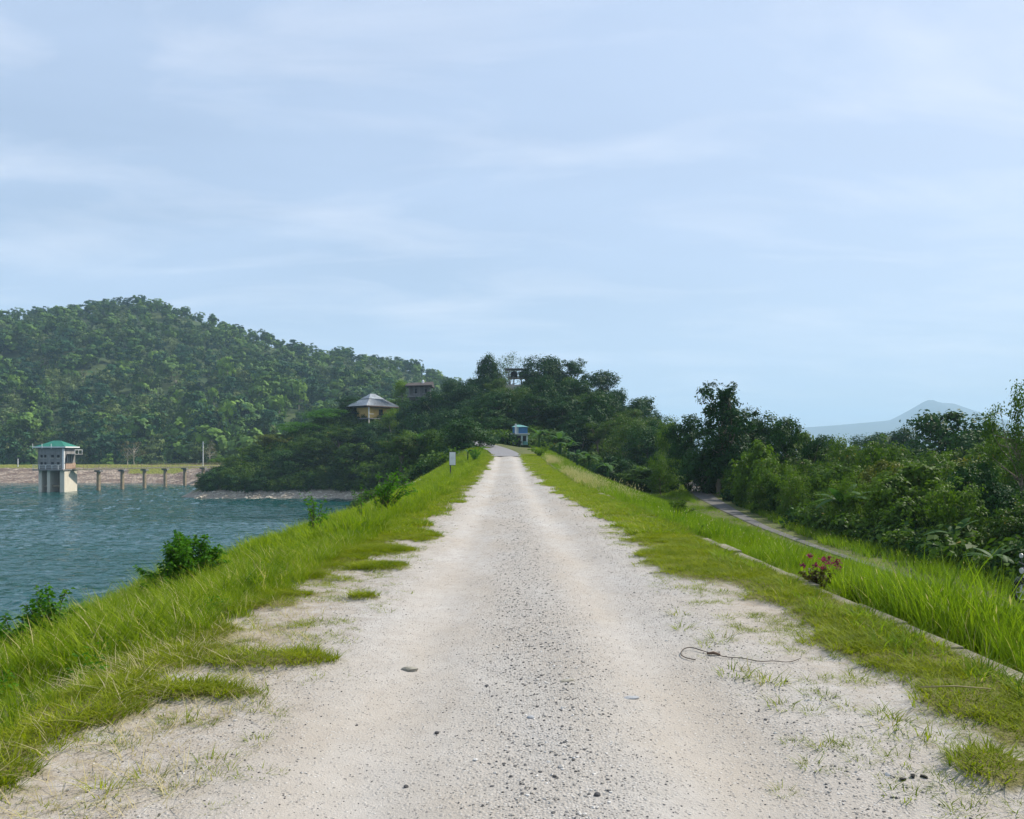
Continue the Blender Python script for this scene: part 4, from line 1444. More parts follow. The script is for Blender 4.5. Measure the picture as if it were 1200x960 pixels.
# ------------------------------------------------------------------ buildings on the rise
def yellow_house():
    Y = 195.0
    xc = at(446, Y)
    fz = zat(490.5, Y)
    zg = g1(xc, Y)
    t = thing('house', 'yellow house with a grey hipped metal roof on the slope above the lake', 'house', (xc, Y, zg), R(48))
    f = fz - zg
    W, D, h = 6.2, 5.5, 2.7
    # front wall with window openings
    w = MB()
    x0, x1 = -3.1, 3.1
    win = (-0.55, 0.75, f + 0.75, f + 2.25)
    win2 = (1.2, 2.1, f + 0.35, f + 1.2)
    w.box(x0, win[0], 0, 0.2, f, f + h)
    w.box(win[0], win[1], 0, 0.2, f, win[2]); w.box(win[0], win[1], 0, 0.2, win[3], f + h)
    w.box(win[1], win2[0], 0, 0.2, f, f + h)
    w.box(win2[0], win2[1], 0, 0.2, f, win2[2]); w.box(win2[0], win2[1], 0, 0.2, win2[3], f + h)
    w.box(win2[1], x1, 0, 0.2, f, f + h)
    w.box(x0, x0 + 0.2, 0.2, D, f, f + h); w.box(x1 - 0.2, x1, 0.2, D, f, f + h); w.box(x0 + 0.2, x1 - 0.2, D - 0.2, D, f, f + h)
    w.build('wall', M['yellow_wall'], t)
    for (a, b, lo, hi) in (win, win2):
        q = MB().box(a, b, 0.12, 0.16, lo, hi).build('window', M['dark_opening'], t)
        fr = MB()
        fr.box(a, b, 0.05, 0.118, lo, lo + 0.08); fr.box(a, b, 0.05, 0.118, hi - 0.08, hi)
        for u in (a, (a + b) / 2 - 0.04, b - 0.08):
            fr.box(u, u + 0.08, 0.05, 0.118, lo + 0.082, hi - 0.082)
        fr.build('frame', M['wood'], q)
    MB().box(-4.7, x1 + 0.2, -1.2, D, f - 0.25, f - 0.003).build('floor_slab', M['concrete_grey'], t)
    for sx_ in (-4.5, -2.6, 0.2, 2.7):
        for sy_ in (-1.1, D - 0.4):
            MB().box(sx_, sx_ + 0.28, sy_, sy_ + 0.28, min(-4.0, f - 4.5), f - 0.253).build('stilt', M['concrete_pale'], t)
    for sx_ in (-4.6,):
        MB().box(sx_, sx_ + 0.18, -1.2, -1.02, f, f + h - 0.02).build('porch_post', M['white_paint'], t)
    MB().box(-4.6, -3.15, -1.28, -1.20, f + 0.9, f + 1.0).build('porch_rail', M['white_paint'], t)
    # hipped roof, low wings and a raised middle
    e = zat(476.5, Y) - zg
    mid = zat(468, Y) - zg
    top = zat(461, Y) - zg
    r = MB()
    V = [(-5.6, -1.5, e), (5.0, -1.5, e), (5.0, D + 1.5, e), (-5.6, D + 1.5, e), (-2.9, 0.8, mid), (2.0, 0.8, mid), (2.0, D - 1.2, mid), (-2.9, D - 1.2, mid)]
    r.add(V, [(0, 1, 5, 4), (1, 2, 6, 5), (2, 3, 7, 6), (3, 0, 4, 7), (3, 2, 1, 0)])
    roof = r.build('roof', M['metal_roof'], t)
    r = MB()
    V = [(-2.9, 0.8, mid + 0.12), (2.0, 0.8, mid + 0.12), (2.0, D - 1.2, mid + 0.12), (-2.9, D - 1.2, mid + 0.12), (-1.2, 2.5, top), (0.2, 2.5, top)]
    r.add(V, [(0, 1, 5, 4), (1, 2, 5), (2, 3, 4, 5), (3, 0, 4), (3, 2, 1, 0)])
    r.build('upper_roof', M['metal_roof'], roof)
    for i in range(22):
        u = -5.4 + i * 0.485
        v = min(1.0, max(0.0, 1.0))
        tx = -2.9 + (u + 5.6) / 10.6 * 4.9
        MB().tube([(u, -1.52, e + 0.05), (tx, 0.78, mid + 0.04)], 0.05, 4).build('roof_seam', M['metal_roof'], roof)
    MB().box(-5.6, 5.0, -1.56, -1.503, e - 0.22, e + 0.02).build('fascia', M['wood'], roof)


yellow_house()


def upper_house():
    Y = 206.0
    xc = at(491, Y)
    zg = g1(xc, Y)
    fz = zat(464, Y)
    f = fz - zg
    t = thing('house', 'low dark roofed house behind the trees near the hilltop', 'house', (xc, Y, zg))
    h = zat(453, Y) - fz
    W = 5.4
    MB().box(-W / 2, W / 2, 1.6, 5, f - 3, f + h - 0.02).build('wall', M['concrete_grey'], t)
    MB().box(-W / 2 - 0.3, W / 2 + 0.3, -0.3, 1.59, f - 0.3, f - 0.02).build('porch_floor', M['concrete_grey'], t)
    for i in range(5):
        u = -W / 2 + i * (W - 0.24) / 4
        MB().box(u, u + 0.24, -0.1, 0.14, f - 0.018, f + h - 0.02).build('column', M['concrete_grey'], t)
    for u in (-1.7, 0.9):
        q = MB().box(u, u + 1.0, 1.53, 1.597, f + 0.7, f + 1.9).build('window', M['dark_opening'], t)
        MB().box(u - 0.07, u + 1.07, 1.49, 1.527, f + 0.58, f + 0.68).build('sill', M['white_paint'], q)
    V = [(-3.5, -1.0, h + f), (3.5, -1.0, h + f), (3.5, 6, h + f), (-3.5, 6, h + f), (-3.5, -1.0, h + f + .15), (3.5, -1.0, h + f + .35), (3.5, 2.5, h + f + 1.5), (-3.5, 2.5, h + f + 1.1), (3.5, 6, h + f + .3), (-3.5, 6, h + f + .15)]
    r = MB().add(V, [(3, 2, 1, 0), (0, 1, 5, 4), (4, 5, 6, 7), (7, 6, 8, 9), (2, 3, 9, 8), (1, 2, 8, 6, 5), (3, 0, 4, 7, 9)]).build('roof', M['brown_roof'], t)
    MB().tube([(0.9, 1.4, h + f + 0.6), (0.9, 1.4, h + f + 1.55), (0.9, 1.4, h + f + 1.85)], [0.34, 0.34, 0.16], 12).build('white_tank', M['white_paint'], r)


upper_house()


def tank_stand():
    Y = 190.0
    xc = at(606.5, Y)
    zg = g1(xc, Y)
    b = zat(451.5, Y) - zg
    d2 = zat(443, Y) - zg
    r = zat(432.5, Y) - zg
    t = thing('tank_stand', 'concrete stand with two dark tanks under a flat roof on the hilltop', 'tank stand', (xc, Y, zg))
    MB().box(-4.2, 2.6, -1.5, 2.2, b - 2.4, b).build('base_slab', M['concrete_pale'], t, bevel=0.03)
    for u in (-2.0, -0.9, 0.9, 2.0):
        MB().box(u - 0.13, u + 0.13, -1.2, -0.94, b, d2 - 0.16).build('column', M['concrete_grey'], t)
        MB().box(u - 0.13, u + 0.13, 1.4, 1.66, b, d2 - 0.16).build('column', M['concrete_grey'], t)
    MB().box(-2.3, 2.3, -1.4, 1.9, d2 - 0.158, d2).build('platform', M['concrete_grey'], t)
    for u in (-2.1, 2.1):
        MB().box(u - 0.1, u + 0.1, -1.2, -1.0, d2 + 0.002, r - 0.2).build('roof_post', M['concrete_grey'], t)
        MB().box(u - 0.1, u + 0.1, 1.4, 1.6, d2 + 0.002, r - 0.2).build('roof_post', M['concrete_grey'], t)
    MB().box(-3.1, 2.9, -1.7, 2.1, r - 0.198, r).build('roof', M['concrete_grey'], t)
    for u in (-0.85, 1.15):
        tk = MB().tube([(u, 0.2, d2 + 0.002), (u, 0.2, d2 + 1.35), (u, 0.2, d2 + 1.6)], [0.82, 0.82, 0.35], 16).build('tank', M['tank'], t, smooth=False)
        MB().tube([(u, 0.2, d2 + 1.603), (u, 0.2, d2 + 1.72)], 0.26, 10).build('lid', M['tank'], tk)


tank_stand()


def kiosk():
    Y = 112.0
    xc = at(609.5, Y)
    zg = zat(521.5, Y)
    t = thing('kiosk', 'small pale kiosk with a blue upper storey at the end of the road', 'kiosk', (xc, Y, zg))
    W = 2.2
    h1 = zat(509, Y) - zg
    w = MB()
    w.box(-1.1, -0.55, 0, 0.12, 0, h1); w.box(-0.55, 0.12, 0, 0.12, h1 - 0.18, h1); w.box(0.12, 0.38, 0, 0.12, 0, h1)
    w.box(0.38, 0.86, 0, 0.12, 0, 0.55); w.box(0.38, 0.86, 0, 0.12, h1 - 0.22, h1); w.box(0.86, 1.1, 0, 0.12, 0, h1)
    w.box(-1.1, -0.98, 0.12, 1.9, 0, h1); w.box(0.98, 1.1, 0.12, 1.9, 0, h1); w.box(-0.98, 0.98, 1.78, 1.9, 0, h1)
    w.build('wall', M['kiosk_wall'], t)
    dr = MB().box(-0.55, 0.12, 0.06, 0.10, 0, h1 - 0.18).build('door', M['dark_opening'], t)
    MB().box(0.0, 0.05, 0.02, 0.057, 0.6, 0.75).build('handle', M['chrome'], dr)
    q = MB().box(0.38, 0.86, 0.06, 0.10, 0.55, h1 - 0.22).build('window', M['dark_opening'], t)
    MB().box(0.34, 0.90, -0.06, -0.003, 0.48, 0.545).build('sill', M['kiosk_teal'], q)
    MB().box(0.36, 1.09, -0.03, -0.003, 0.02, 0.45).build('panel', M['kiosk_teal'], t)
    MB().box(-1.35, 1.35, -0.35, 2.1, h1 + 0.002, h1 + 0.10).build('ledge', M['white_paint'], t)
    h2 = zat(500.5, Y) - zg
    for i in range(5):
        a = -1.05 + i * 0.42
        MB().box(a + 0.02, a + 0.40, -0.12, -0.06, h1 + 0.102, h2).build('upper_panel', M['kiosk_blue'] if i != 1 else M['kiosk_wall'], t)
    MB().box(-1.05, 1.05, -0.055, 1.8, h1 + 0.102, h2 - 0.02).build('upper_storey', M['kiosk_blue'], t)
    V = [(-1.2, -0.3, h2), (1.2, -0.3, h2), (1.2, 2.0, h2), (-1.2, 2.0, h2), (-0.5, 0.8, h2 + 0.35), (0.1, 0.8, h2 + 0.35)]
    MB().add(V, [(0, 1, 5, 4), (1, 2, 5), (2, 3, 4, 5), (3, 0, 4), (3, 2, 1, 0)]).build('roof', M['kiosk_teal'], t)
    MB().box(-0.75, -0.5, -0.34, -0.30, h1 + 0.11, h2 + 0.45).build('post', M['white_paint'], t)


kiosk()

# ------------------------------------------------------------------ black motorbike on the lower path
def motorbike():
    x, y = 14.12, 20.7
    t = thing('motorbike', 'black motorbike at the right edge beyond the tall grass', 'motorbike', (x, y, -2.36), R(8))

    def wheel(cx):
        a = np.linspace(0, 2 * math.pi, 25)
        o = MB().tube([(cx + 0.25 * math.cos(q), 0, 0.30 + 0.25 * math.sin(q)) for q in a], 0.05, 8, False).build('wheel', M['rubber'], t, True)
        MB().tube([(cx + 0.20 * math.cos(q), 0, 0.30 + 0.20 * math.sin(q)) for q in a], 0.016, 6, False).build('rim', M['chrome'], o, True)
        for k in range(6):
            q = k * math.pi / 3
            MB().tube([(cx, 0, 0.30), (cx + 0.19 * math.cos(q), 0, 0.30 + 0.19 * math.sin(q))], 0.008, 5).build('spoke', M['chrome'], o)
    wheel(-0.62); wheel(0.66)
    MB().tube([(-0.62, 0, 0.62), (-0.72, 0, 0.63), (-0.88, 0, 0.52)], [0.07, 0.09, 0.05], 8).build('front_mudguard', M['black_paint'], t, True)
    for s in (-0.07, 0.07):
        MB().tube([(-0.62, s, 0.30), (-0.45, s, 0.92)], 0.022, 8).build('fork', M['chrome'], t)
    MB().tube([(-0.45, 0, 0.72), (-0.28, 0, 0.86), (0.0, 0, 0.88), (0.12, 0, 0.76)], [0.07, 0.14, 0.13, 0.06], 12).build('fuel_tank', M['black_paint'], t, True)
    MB().tube([(0.05, 0, 0.80), (0.3, 0, 0.79), (0.62, 0, 0.82), (0.82, 0, 0.88)], [0.08, 0.12, 0.11, 0.05], 10).build('seat', M['rubber'], t, True)
    MB().tube([(-0.30, 0, 0.45), (0.0, 0, 0.38), (0.22, 0, 0.44)], [0.10, 0.16, 0.11], 10).build('engine', M['steel_dark'], t, True)
    MB().tube([(0.0, -0.14, 0.32), (0.4, -0.16, 0.32), (0.85, -0.18, 0.42)], [0.03, 0.045, 0.045], 8).build('exhaust', M['chrome'], t)
    MB().tube([(-0.42, -0.36, 1.04), (-0.44, -0.12, 0.98), (-0.44, 0.12, 0.98), (-0.42, 0.36, 1.04)], 0.016, 8).build('handlebar', M['steel_dark'], t)
    hl = MB().tube([(-0.64, 0, 0.86), (-0.58, 0, 0.86), (-0.46, 0, 0.86)], [0.08, 0.10, 0.05], 12).build('headlight', M['black_paint'], t, True)
    MB().tube([(-0.655, 0, 0.86), (-0.643, 0, 0.86)], 0.078, 12).build('lens', M['chrome'], hl)
    for s in (-0.26, 0.26):
        m = MB().tube([(-0.42, s, 1.04), (-0.40, s * 1.15, 1.20)], 0.008, 6).build('mirror', M['steel_dark'], t)
        MB().tube([(-0.41, s * 1.15, 1.21), (-0.39, s * 1.15, 1.21)], 0.065, 10).build('mirror_glass', M['chrome'], m)
    MB().tube([(0.60, 0, 0.66), (0.85, 0, 0.70), (0.97, 0, 0.60)], [0.08, 0.08, 0.03], 8).build('tail', M['black_paint'], t, True)


motorbike()

# ------------------------------------------------------------------ single small things on the road
def stone_thing(name, px, py, size, mat, label, seed, squash=(1, 0.7, 0.4), rz=0.0):
    Y = EYE * F / (py - 530)
    X = at(px, Y)
    o = obj(name, stone_mesh(name, seed, mat, 2, 1.0, 0.07), loc=(X, Y, float(road_z(np.array([X]), np.array([Y]))[0]) + size * squash[2] * 0.35), rot=(0, 0, rz))
    o.scale = tuple(size * s for s in squash)
    tag(o, label, 'stone')


stone_thing('stone', 480, 778, 0.068, M['stone_grey'], 'flat olive grey stone lying on the left half of the road', 501, (1, 0.62, 0.28), -0.2)
stone_thing('stone', 740, 817, 0.055, M['stone_blue'], 'pale bluish flat stone set in the right half of the road', 502, (1, 0.6, 0.14), 0.2)
stone_thing('stone', 665, 798, 0.060, M['stone_grey'], 'low brownish stone near the middle of the road', 503, (1, 0.4, 0.16), 0.5)
stone_thing('stone', 700, 934, 0.016, M['stone_dark'], 'round dark pebble at the bottom of the road right of centre', 504, (1, 0.9, 0.8))
stone_thing('stone', 512, 855, 0.014, M['stone_dark'], 'small dark pebble left of the dark gravel strip', 505, (1, 0.9, 0.7))
stone_thing('stone', 476, 915, 0.013, M['stone_dark'], 'small dark pebble low on the left half of the road', 506, (1, 0.9, 0.7))
stone_thing('stone', 622, 844, 0.024, M['stone_blue'], 'small pale grey stone in the middle of the road', 507, (1, 0.8, 0.4))


def road_pt(px, py):
    Y = EYE * F / (py - 530)
    X = at(px, Y)
    return X, Y, float(road_z(np.array([X]), np.array([Y]))[0])


# twisted dark wire or root lying on the gravel at right
pts = []
for i, (a, b, l) in enumerate([(815, 772, 0.012), (800, 768, 0.012), (796, 762, 0.014), (806, 757, 0.022), (820, 762, 0.016), (838, 768, 0.014), (855, 773, 0.012), (872, 773, 0.016), (890, 779, 0.014), (908, 777, 0.02), (922, 780, 0.012), (938, 775, 0.014)]):
    X, Y, Z = road_pt(a, b)
    pts.append((X, Y, Z + l))
u = np.linspace(0, 1, len(pts)); uu = np.linspace(0, 1, 40)
pa = np.array(pts)
sm = np.column_stack([np.interp(uu, u, pa[:, i]) for i in range(3)])
for i in range(3):
    sm[2:-2, i] = np.convolve(sm[:, i], np.ones(5) / 5, 'valid')
o = MB().tube(sm, np.linspace(0.0042, 0.0028, 40), 6).build('dead_vine', M['twig'], None, True)
tag(o, 'thin dark vine curling over the gravel on the right', 'vine')
X, Y, Z = road_pt(836, 767)
o = MB().tube([(X - 0.05, Y + 0.01, Z + 0.012), (X, Y, Z + 0.02), (X + 0.05, Y - 0.02, Z + 0.012)], [0.008, 0.013, 0.006], 7).build('twig', M['wood'], None, True)
tag(o, 'short brown stick beside the dark vine', 'stick')
for i, (a, b) in enumerate(((1058, 916), (1070, 913), (1083, 914))):
    X, Y, Z = road_pt(a, b)
    o = obj('charcoal_lump', stone_mesh('charcoal', 520 + i, M['charred'], 1, 0.7, 0.25), loc=(X, Y, Z + 0.008), rot=(0, 0, i))
    o.scale = (0.020, 0.014, 0.014)
    tag(o, 'small black lump of charred wood at the lower right', 'charcoal', 'black lumps at the lower right')

# fallen straw-like stick right
X, Y, Z = road_pt(1120, 830)
o = MB().tube([(X - 0.2, Y + 0.03, Z + 0.06), (X, Y, Z + 0.075), (X + 0.2, Y - 0.04, Z + 0.07)], [0.005, 0.005, 0.003], 6).build('dry_stalk', M['straw'], None, True)
tag(o, 'pale dry stalk lying on the turf at right below the kerb', 'stalk')

# tufts growing singly in the gravel
tuft_m = [blade_tuft('gravel_tuft', 540 + i, 46, 0.085, 0.006, 0.07, 0.75, 'turf', 0.12, seg=2, lean=0.9) for i in range(4)]
tuft_up = [blade_tuft('gravel_tuft', 550 + i, 16, 0.13, 0.006, 0.04, 0.4, 'turf', 0.05, seg=2, lean=0.5) for i in range(2)]
right_tufts = [(862, 790, 1.1), (905, 800, 0.9), (890, 798, 1.0), (915, 827, 0.8), (952, 835, 0.6), (965, 873, 0.8), (930, 868, 0.6), (950, 897, 0.6), (918, 922, 0.5), (1045, 850, 1.1), (1035, 838, 0.8), (990, 830, 0.6), (845, 750, 1.0), (825, 755, 0.8), (800, 735, 0.9), (795, 720, 0.9)]
for i, (a, b, s) in enumerate(right_tufts):
    X, Y, Z = road_pt(a, b)
    o = obj('grass_tuft', tuft_m[i % 4], loc=(X, Y, Z), rot=(0, 0, i * 1.7), scale=s * 1.35)
    tag(o, 'small green grass tuft growing in the gravel right of the wheel tracks', 'grass tuft', 'tufts in the gravel on the right')
left_tufts = [(300, 828, 0.8), (240, 848, 0.6), (300, 868, 0.7), (210, 843, 0.8), (175, 912, 0.9), (118, 930, 1.0), (245, 895, 0.8), (325, 832, 0.6), (270, 830, 0.5), (205, 925, 0.6)]
for i, (a, b, s) in enumerate(left_tufts):
    X, Y, Z = road_pt(a, b)
    o = obj('grass_tuft', tuft_m[i % 4], loc=(X, Y, Z), rot=(0, 0, i * 2.1), scale=s * 1.2)
    tag(o, 'small dull grass tuft growing in the gravel left of the wheel tracks', 'grass tuft', 'tufts in the gravel on the left')
for i, (a, b) in enumerate(((1085, 870), (300, 735), (222, 842))):
    X, Y, Z = road_pt(a, b)
    o = obj('grass_sprout', tuft_up[i % 2], loc=(X, Y, Z), rot=(0, 0, i * 2.1))
    tag(o, ('upright pale grass sprout in the gravel at the lower right', 'upright grass sprout between turf patches on the left', 'short upright grass sprout low on the left gravel')[i], 'grass sprout')

# ------------------------------------------------------------------ shrubs of the banks
def shoot_shrub(name, x, y, n, h, spread, leaf, per, mat, label, cat, seed, bare=0.0, aspect=0.45, z=None, arch=0.35):
    """upright or arching stems, each a part, with leaves set along them"""
    rng_ = np.random.default_rng(seed)
    t = thing(name, label, cat, (x, y, (g1(x, y) if z is None else z)))
    LV, LQ, LT, k = [], [], [], 0
    for i in range(n):
        a = rng_.uniform(0, 6.283)
        hh = h * rng_.uniform(0.55, 1.05)
        out = spread * rng_.uniform(0.2, 1.0)
        u = np.linspace(0, 1, 7)[:, None]
        r0 = 0.05 * rng_.random()
        st = np.array([[math.cos(a) * r0, math.sin(a) * r0, -0.05]])
        dirv = np.array([[math.cos(a), math.sin(a), 0]])
        p = st + dirv * out * u ** 1.3 + np.array([[0, 0, 1]]) * hh * (u - arch * u ** 3 * 0.6)
        p = p + np.cumsum(rng_.normal(size=p.shape) * 0.012 * h, axis=0)
        MB().tube(p, np.linspace(0.011, 0.003, 7) * (h / 1.0) ** 0.5, 5).build('stem', M['twig'], t, True)
        m = per
        f = bare + (1 - bare) * rng_.random(m) ** 0.8
        c = np.column_stack([np.interp(f, u[:, 0], p[:, j]) for j in range(3)])
        d = rng_.normal(size=(m, 3)) * np.array([[1, 1, 0.5]]) + dirv * 0.3 + np.array([[0, 0, 0.25]])
        c = c + rng_.normal(size=c.shape) * 0.025 * h
        V, Q = leaf_faces(c, d, leaf * (0.6 + 0.7 * rng_.random(m)), aspect, rng_, 0.3)
        LV.append(V); LQ.append(Q + k); LT.append(np.repeat(rng_.random(m) * 0.9, 4)); k += len(V)
    obj('leaves', mesh_np(name + '_leaves', np.concatenate(LV), np.concatenate(LQ), M[mat], False, {'tint': np.concatenate(LT)}), t)
    return t


shoot_shrub('shrub', at(222, 12.6), 12.6, 46, 1.08, 0.52, 0.075, 130, 'leaf_fresh', 'bushy dark green shrub on the lake bank beside the water', 'shrub', 601, 0.1)
shoot_shrub('shrub', at(194, 12.3), 12.3, 18, 0.72, 0.45, 0.07, 80, 'leaf_fresh', 'low leafy shrub at the left foot of the bushy bank shrub', 'shrub', 602, 0.1)
shoot_shrub('shrub', at(449, 20.6), 20.6, 24, 1.8, 0.85, 0.095, 44, 'leaf_fresh', 'loose arching shrub with thin stems on the grassy lake bank', 'shrub', 603, 0.15, arch=0.5)
shoot_shrub('sapling', at(424, 21.2), 21.2, 3, 1.5, 0.25, 0.09, 26, 'leaf_fresh', 'thin leafy sapling leaning left of the arching shrub', 'sapling', 604, 0.35)
shoot_shrub('sapling', at(369, 17.8), 17.8, 8, 1.3, 0.34, 0.085, 46, 'leaf_fresh', 'slender sapling standing in tall grass above the water', 'sapling', 605, 0.2)
shoot_shrub('weed', at(62, 8.8), 8.8, 16, 0.84, 0.42, 0.075, 46, 'leaf_fresh', 'leafy weed rising above the grass at the far left bank', 'weed', 606, 0.2)
shoot_shrub('weed', at(24, 8.4), 8.4, 12, 0.68, 0.34, 0.075, 40, 'leaf_fresh', 'low leafy weed at the left picture edge by the water', 'weed', 607, 0.2)
shoot_shrub('shrub', at(796, 27.0), 27.0, 18, 0.72, 0.62, 0.08, 80, 'leaf_mid', 'low dark green shrub in the tall grass right of the road', 'shrub', 608, 0.1)
shoot_shrub('shrub', at(556, 72.0), 72.0, 12, 1.7, 1.2, 0.16, 60, 'leaf_fresh', 'small leafy shrub on the left verge near the end of the road', 'shrub', 609, 0.1)
shoot_shrub('shrub', at(632, 84.0), 84.0, 16, 1.5, 1.6, 0.18, 60, 'leaf_lime', 'round yellow green shrub right of the road end', 'shrub', 610, 0.1)


def flower_plant(x, y):
    z = g1(x, y)
    t = shoot_shrub('flowering_plant', x, y, 12, 0.40, 0.24, 0.05, 40, 'leaf_maroon', 'plant with magenta flower heads growing beside the kerb', 'plant', 611, 0.1, z=z, aspect=0.5)
    rng_ = np.random.default_rng(612)
    for i in range(11):
        a = rng_.uniform(0, 6.28); r = 0.22 * math.sqrt(rng_.random())
        c = np.array([[r * math.cos(a), r * math.sin(a), 0.24 + 0.17 * rng_.random()]])
        n = 26
        C = c + rng_.normal(size=(n, 3)) * 0.014
        V, Q = leaf_faces(C, rng_.normal(size=(n, 3)) + np.array([[0, 0, 0.5]]), 0.034, 0.6, rng_, 0.1)
        obj('flower_head', mesh_np('flower_head', V, Q, M['flower'], False, {'tint': np.repeat(rng_.random(n), 4)}), t)


flower_plant(at(962, 9.4), 9.4)
shoot_shrub('weed', at(1003, 9.0), 9.0, 6, 0.42, 0.2, 0.04, 24, 'leaf_maroon', 'small reddish weed just right of the magenta flowers', 'weed', 613, 0.2)


# ------------------------------------------------------------------ banana plants
def banana(x, y, h, n, label, seed, name='banana_plant', z=None, cat='banana plant', group=None, droop=1.0):
    rng_ = np.random.default_rng(seed)
    zg = g1(x, y) if z is None else z
    t = thing(name, label, cat, (x, y, zg), group=group)
    sh = h * 0.52
    MB().tube([(0, 0, -0.3), (0.02, 0, sh * 0.5), (0.03, 0.01, sh)], [0.15 * h / 3, 0.12 * h / 3, 0.07 * h / 3], 8).build('stem', M['leaf_banana'], t, True)
    for i in range(n):
        a = i * 2.4 + rng_.normal() * 0.3
        L = h * rng_.uniform(0.48, 0.66)
        el = rng_.uniform(0.45, 1.25)
        u = np.linspace(0, 1, 9)
        dr = rng_.uniform(0.35, 0.8) * droop
        rr = L * (u * math.cos(el) + 0.15 * u ** 2)
        zz_ = sh * 0.95 + L * (u * math.sin(el) - dr * u ** 2.2)
        w = L * 0.13 * np.sin(np.pi * np.clip(u * 0.86 + 0.10, 0, 1)) ** 0.7
        dx, dy = math.cos(a), math.sin(a)
        V = []
        for k in range(9):
            cx, cy_, cz = rr[k] * dx + 0.03, rr[k] * dy, zz_[k]
            V += [(cx - dy * w[k], cy_ + dx * w[k], cz - w[k] * 0.25), (cx, cy_, cz), (cx + dy * w[k], cy_ - dx * w[k], cz - w[k] * 0.25)]
        Q = []
        for k in range(8):
            b = 3 * k
            Q += [(b, b + 1, b + 4, b + 3), (b + 1, b + 2, b + 5, b + 4)]
        obj('leaf', mesh_np('banana_leaf', np.array(V), np.array(Q), M['leaf_banana'], True, {'tint': np.full(len(V), rng_.random() * 0.9)}), t)
    return t


banana(at(632, 106), 106, 3.9, 9, 'banana plant with spreading leaves just right of the pale kiosk', 701)
banana(at(656, 104), 104, 4.5, 9, 'tall banana plant second to the right of the kiosk', 702)
banana(at(666, 101), 101, 3.6, 8, 'banana plant leaning in front of the tall one', 703)
banana(at(690, 92), 92, 3.2, 8, 'low banana plant in the thicket right of the road end', 704)
banana(at(712, 80), 80, 2.9, 7, 'low banana plant at the edge of the grass below the dark wood', 705)
banana(at(676, 90), 90, 2.7, 7, 'small banana plant among the weeds right of the yellow green shrub', 706)
banana(at(1164, 25.0), 25.0, 1.5, 9, 'banana plant with arching leaves in the dark thicket near the right edge', 707)
banana(at(1118, 29), 29, 2.0, 7, 'banana plant with one upright pale leaf in the right thicket', 708)
banana(at(987, 38), 38, 3.2, 8, 'banana plant half hidden among the shrubs left of the big crown', 709)
banana(at(530, 176), 176, 6.8, 9, 'banana plant sticking out above the dark crowns on the hilltop', 710)
banana(at(549, 177), 177, 6.4, 8, 'banana plant on the skyline left of the round crowned tree', 711)
banana(at(548, 79), 79, 1.8, 7, 'young banana plant on the left verge beyond the white sign', 712)


# ------------------------------------------------------------------ trees: (column, top row, distance, kind, width in px or None, label)
def set_trees(rows, cat='tree', name='tree', group=None):
    for row in rows:
        px_, py_, Y, kind, wpx, label = row[:6]
        x = at(px_, Y)
        plant_tree(name, kind, x, Y, label, cat, group, top=zat(py_, Y), width=None if wpx is None else wpx * Y / F)


set_trees([
    (571, 416, 186, 'broad0', 40, 'round crowned dark tree on the skyline left of the tank stand'),
    (599, 408, 197, 'sparse0', 44, 'thin leaved tree showing sky behind the tank stand'),
    (584, 416, 195, 'sparse1', 34, 'thin leaved tree between the round crown and the tank stand'),
    (640, 416, 184, 'broad1', 66, 'big dense dark tree on the skyline right of the tank stand'),
    (674, 414, 182, 'tall0', 44, 'tall ragged tree at the top right of the central wood'),
    (704, 431, 178, 'tall1', 52, 'layered open crown standing right of the ragged tall tree'),
    (726, 452, 168, 'tall1', 34, 'dark tree stepping down the right shoulder of the central hill'),
    (757, 456, 160, 'tall2', 42, 'ragged dark tree at the right end of the hill skyline'),
    (740, 466, 150, 'broad2', 44, 'dark crown below the right end of the hill skyline'),
    (512, 455, 176, 'broad3', 62, 'wide dark crown hiding the upper house'),
    (545, 452, 174, 'broad0', 62, 'wide dark crown under the skyline banana plants'),
    (470, 446, 208, 'lime0', 26, 'lime green tree with pale trunk behind the yellow house'),
    (460, 480, 186, 'lime0', 28, 'small yellow green tree with pale trunk in front of the house'),
    (546, 486, 101, 'dense1', 72, 'large dark tree overhanging the left side of the road end'),
    (572, 502, 124, 'dense0', 40, 'dark bush left of the kiosk behind the road bend'),
    (590, 488, 132, 'broad1', 40, 'dark tree rising directly behind the kiosk'),
    (688, 458, 142, 'umbrella1', 60, 'flat layered tree in the middle of the central wood'),
    (660, 462, 140, 'broad3', 60, 'dark tree in the wood above the banana plants'),
    (648, 505, 116, 'thick1', 42, 'leafy bush behind the two banana plants'),
    (700, 488, 118, 'umbrella0', 46, 'slender pale stemmed tree above the banana thicket'),
    (735, 492, 112, 'thick0', 66, 'brownish green bushy tree right of the banana thicket'),
    (762, 498, 104, 'broad1', 66, 'wide dark bushy tree at the right foot of the hill'),
    (752, 548, 76, 'thick2', 70, 'dark shrub at the right end of the grassy slope below the wood'),
    (775, 530, 70, 'bush0', 44, 'yellowish green shrub beside the start of the lower path'),
    (716, 530, 88, 'dense1', 56, 'low dark shrub left of the shrubs by the lower path'),
    (602, 458, 168, 'broad2', 52, 'dark crown just below the tank stand'),
    (622, 470, 150, 'tall1', 48, 'dark tree above the kiosk roof'),
    (566, 466, 160, 'broad3', 54, 'dark crown above the overhanging road end tree'),
    (528, 478, 150, 'broad1', 60, 'dark crown on the slope above the green clearing'),
    (498, 482, 165, 'dense0', 50, 'dark bush below the upper house'),
    (482, 470, 180, 'broad0', 44, 'dark crown right of the yellow house'),
])
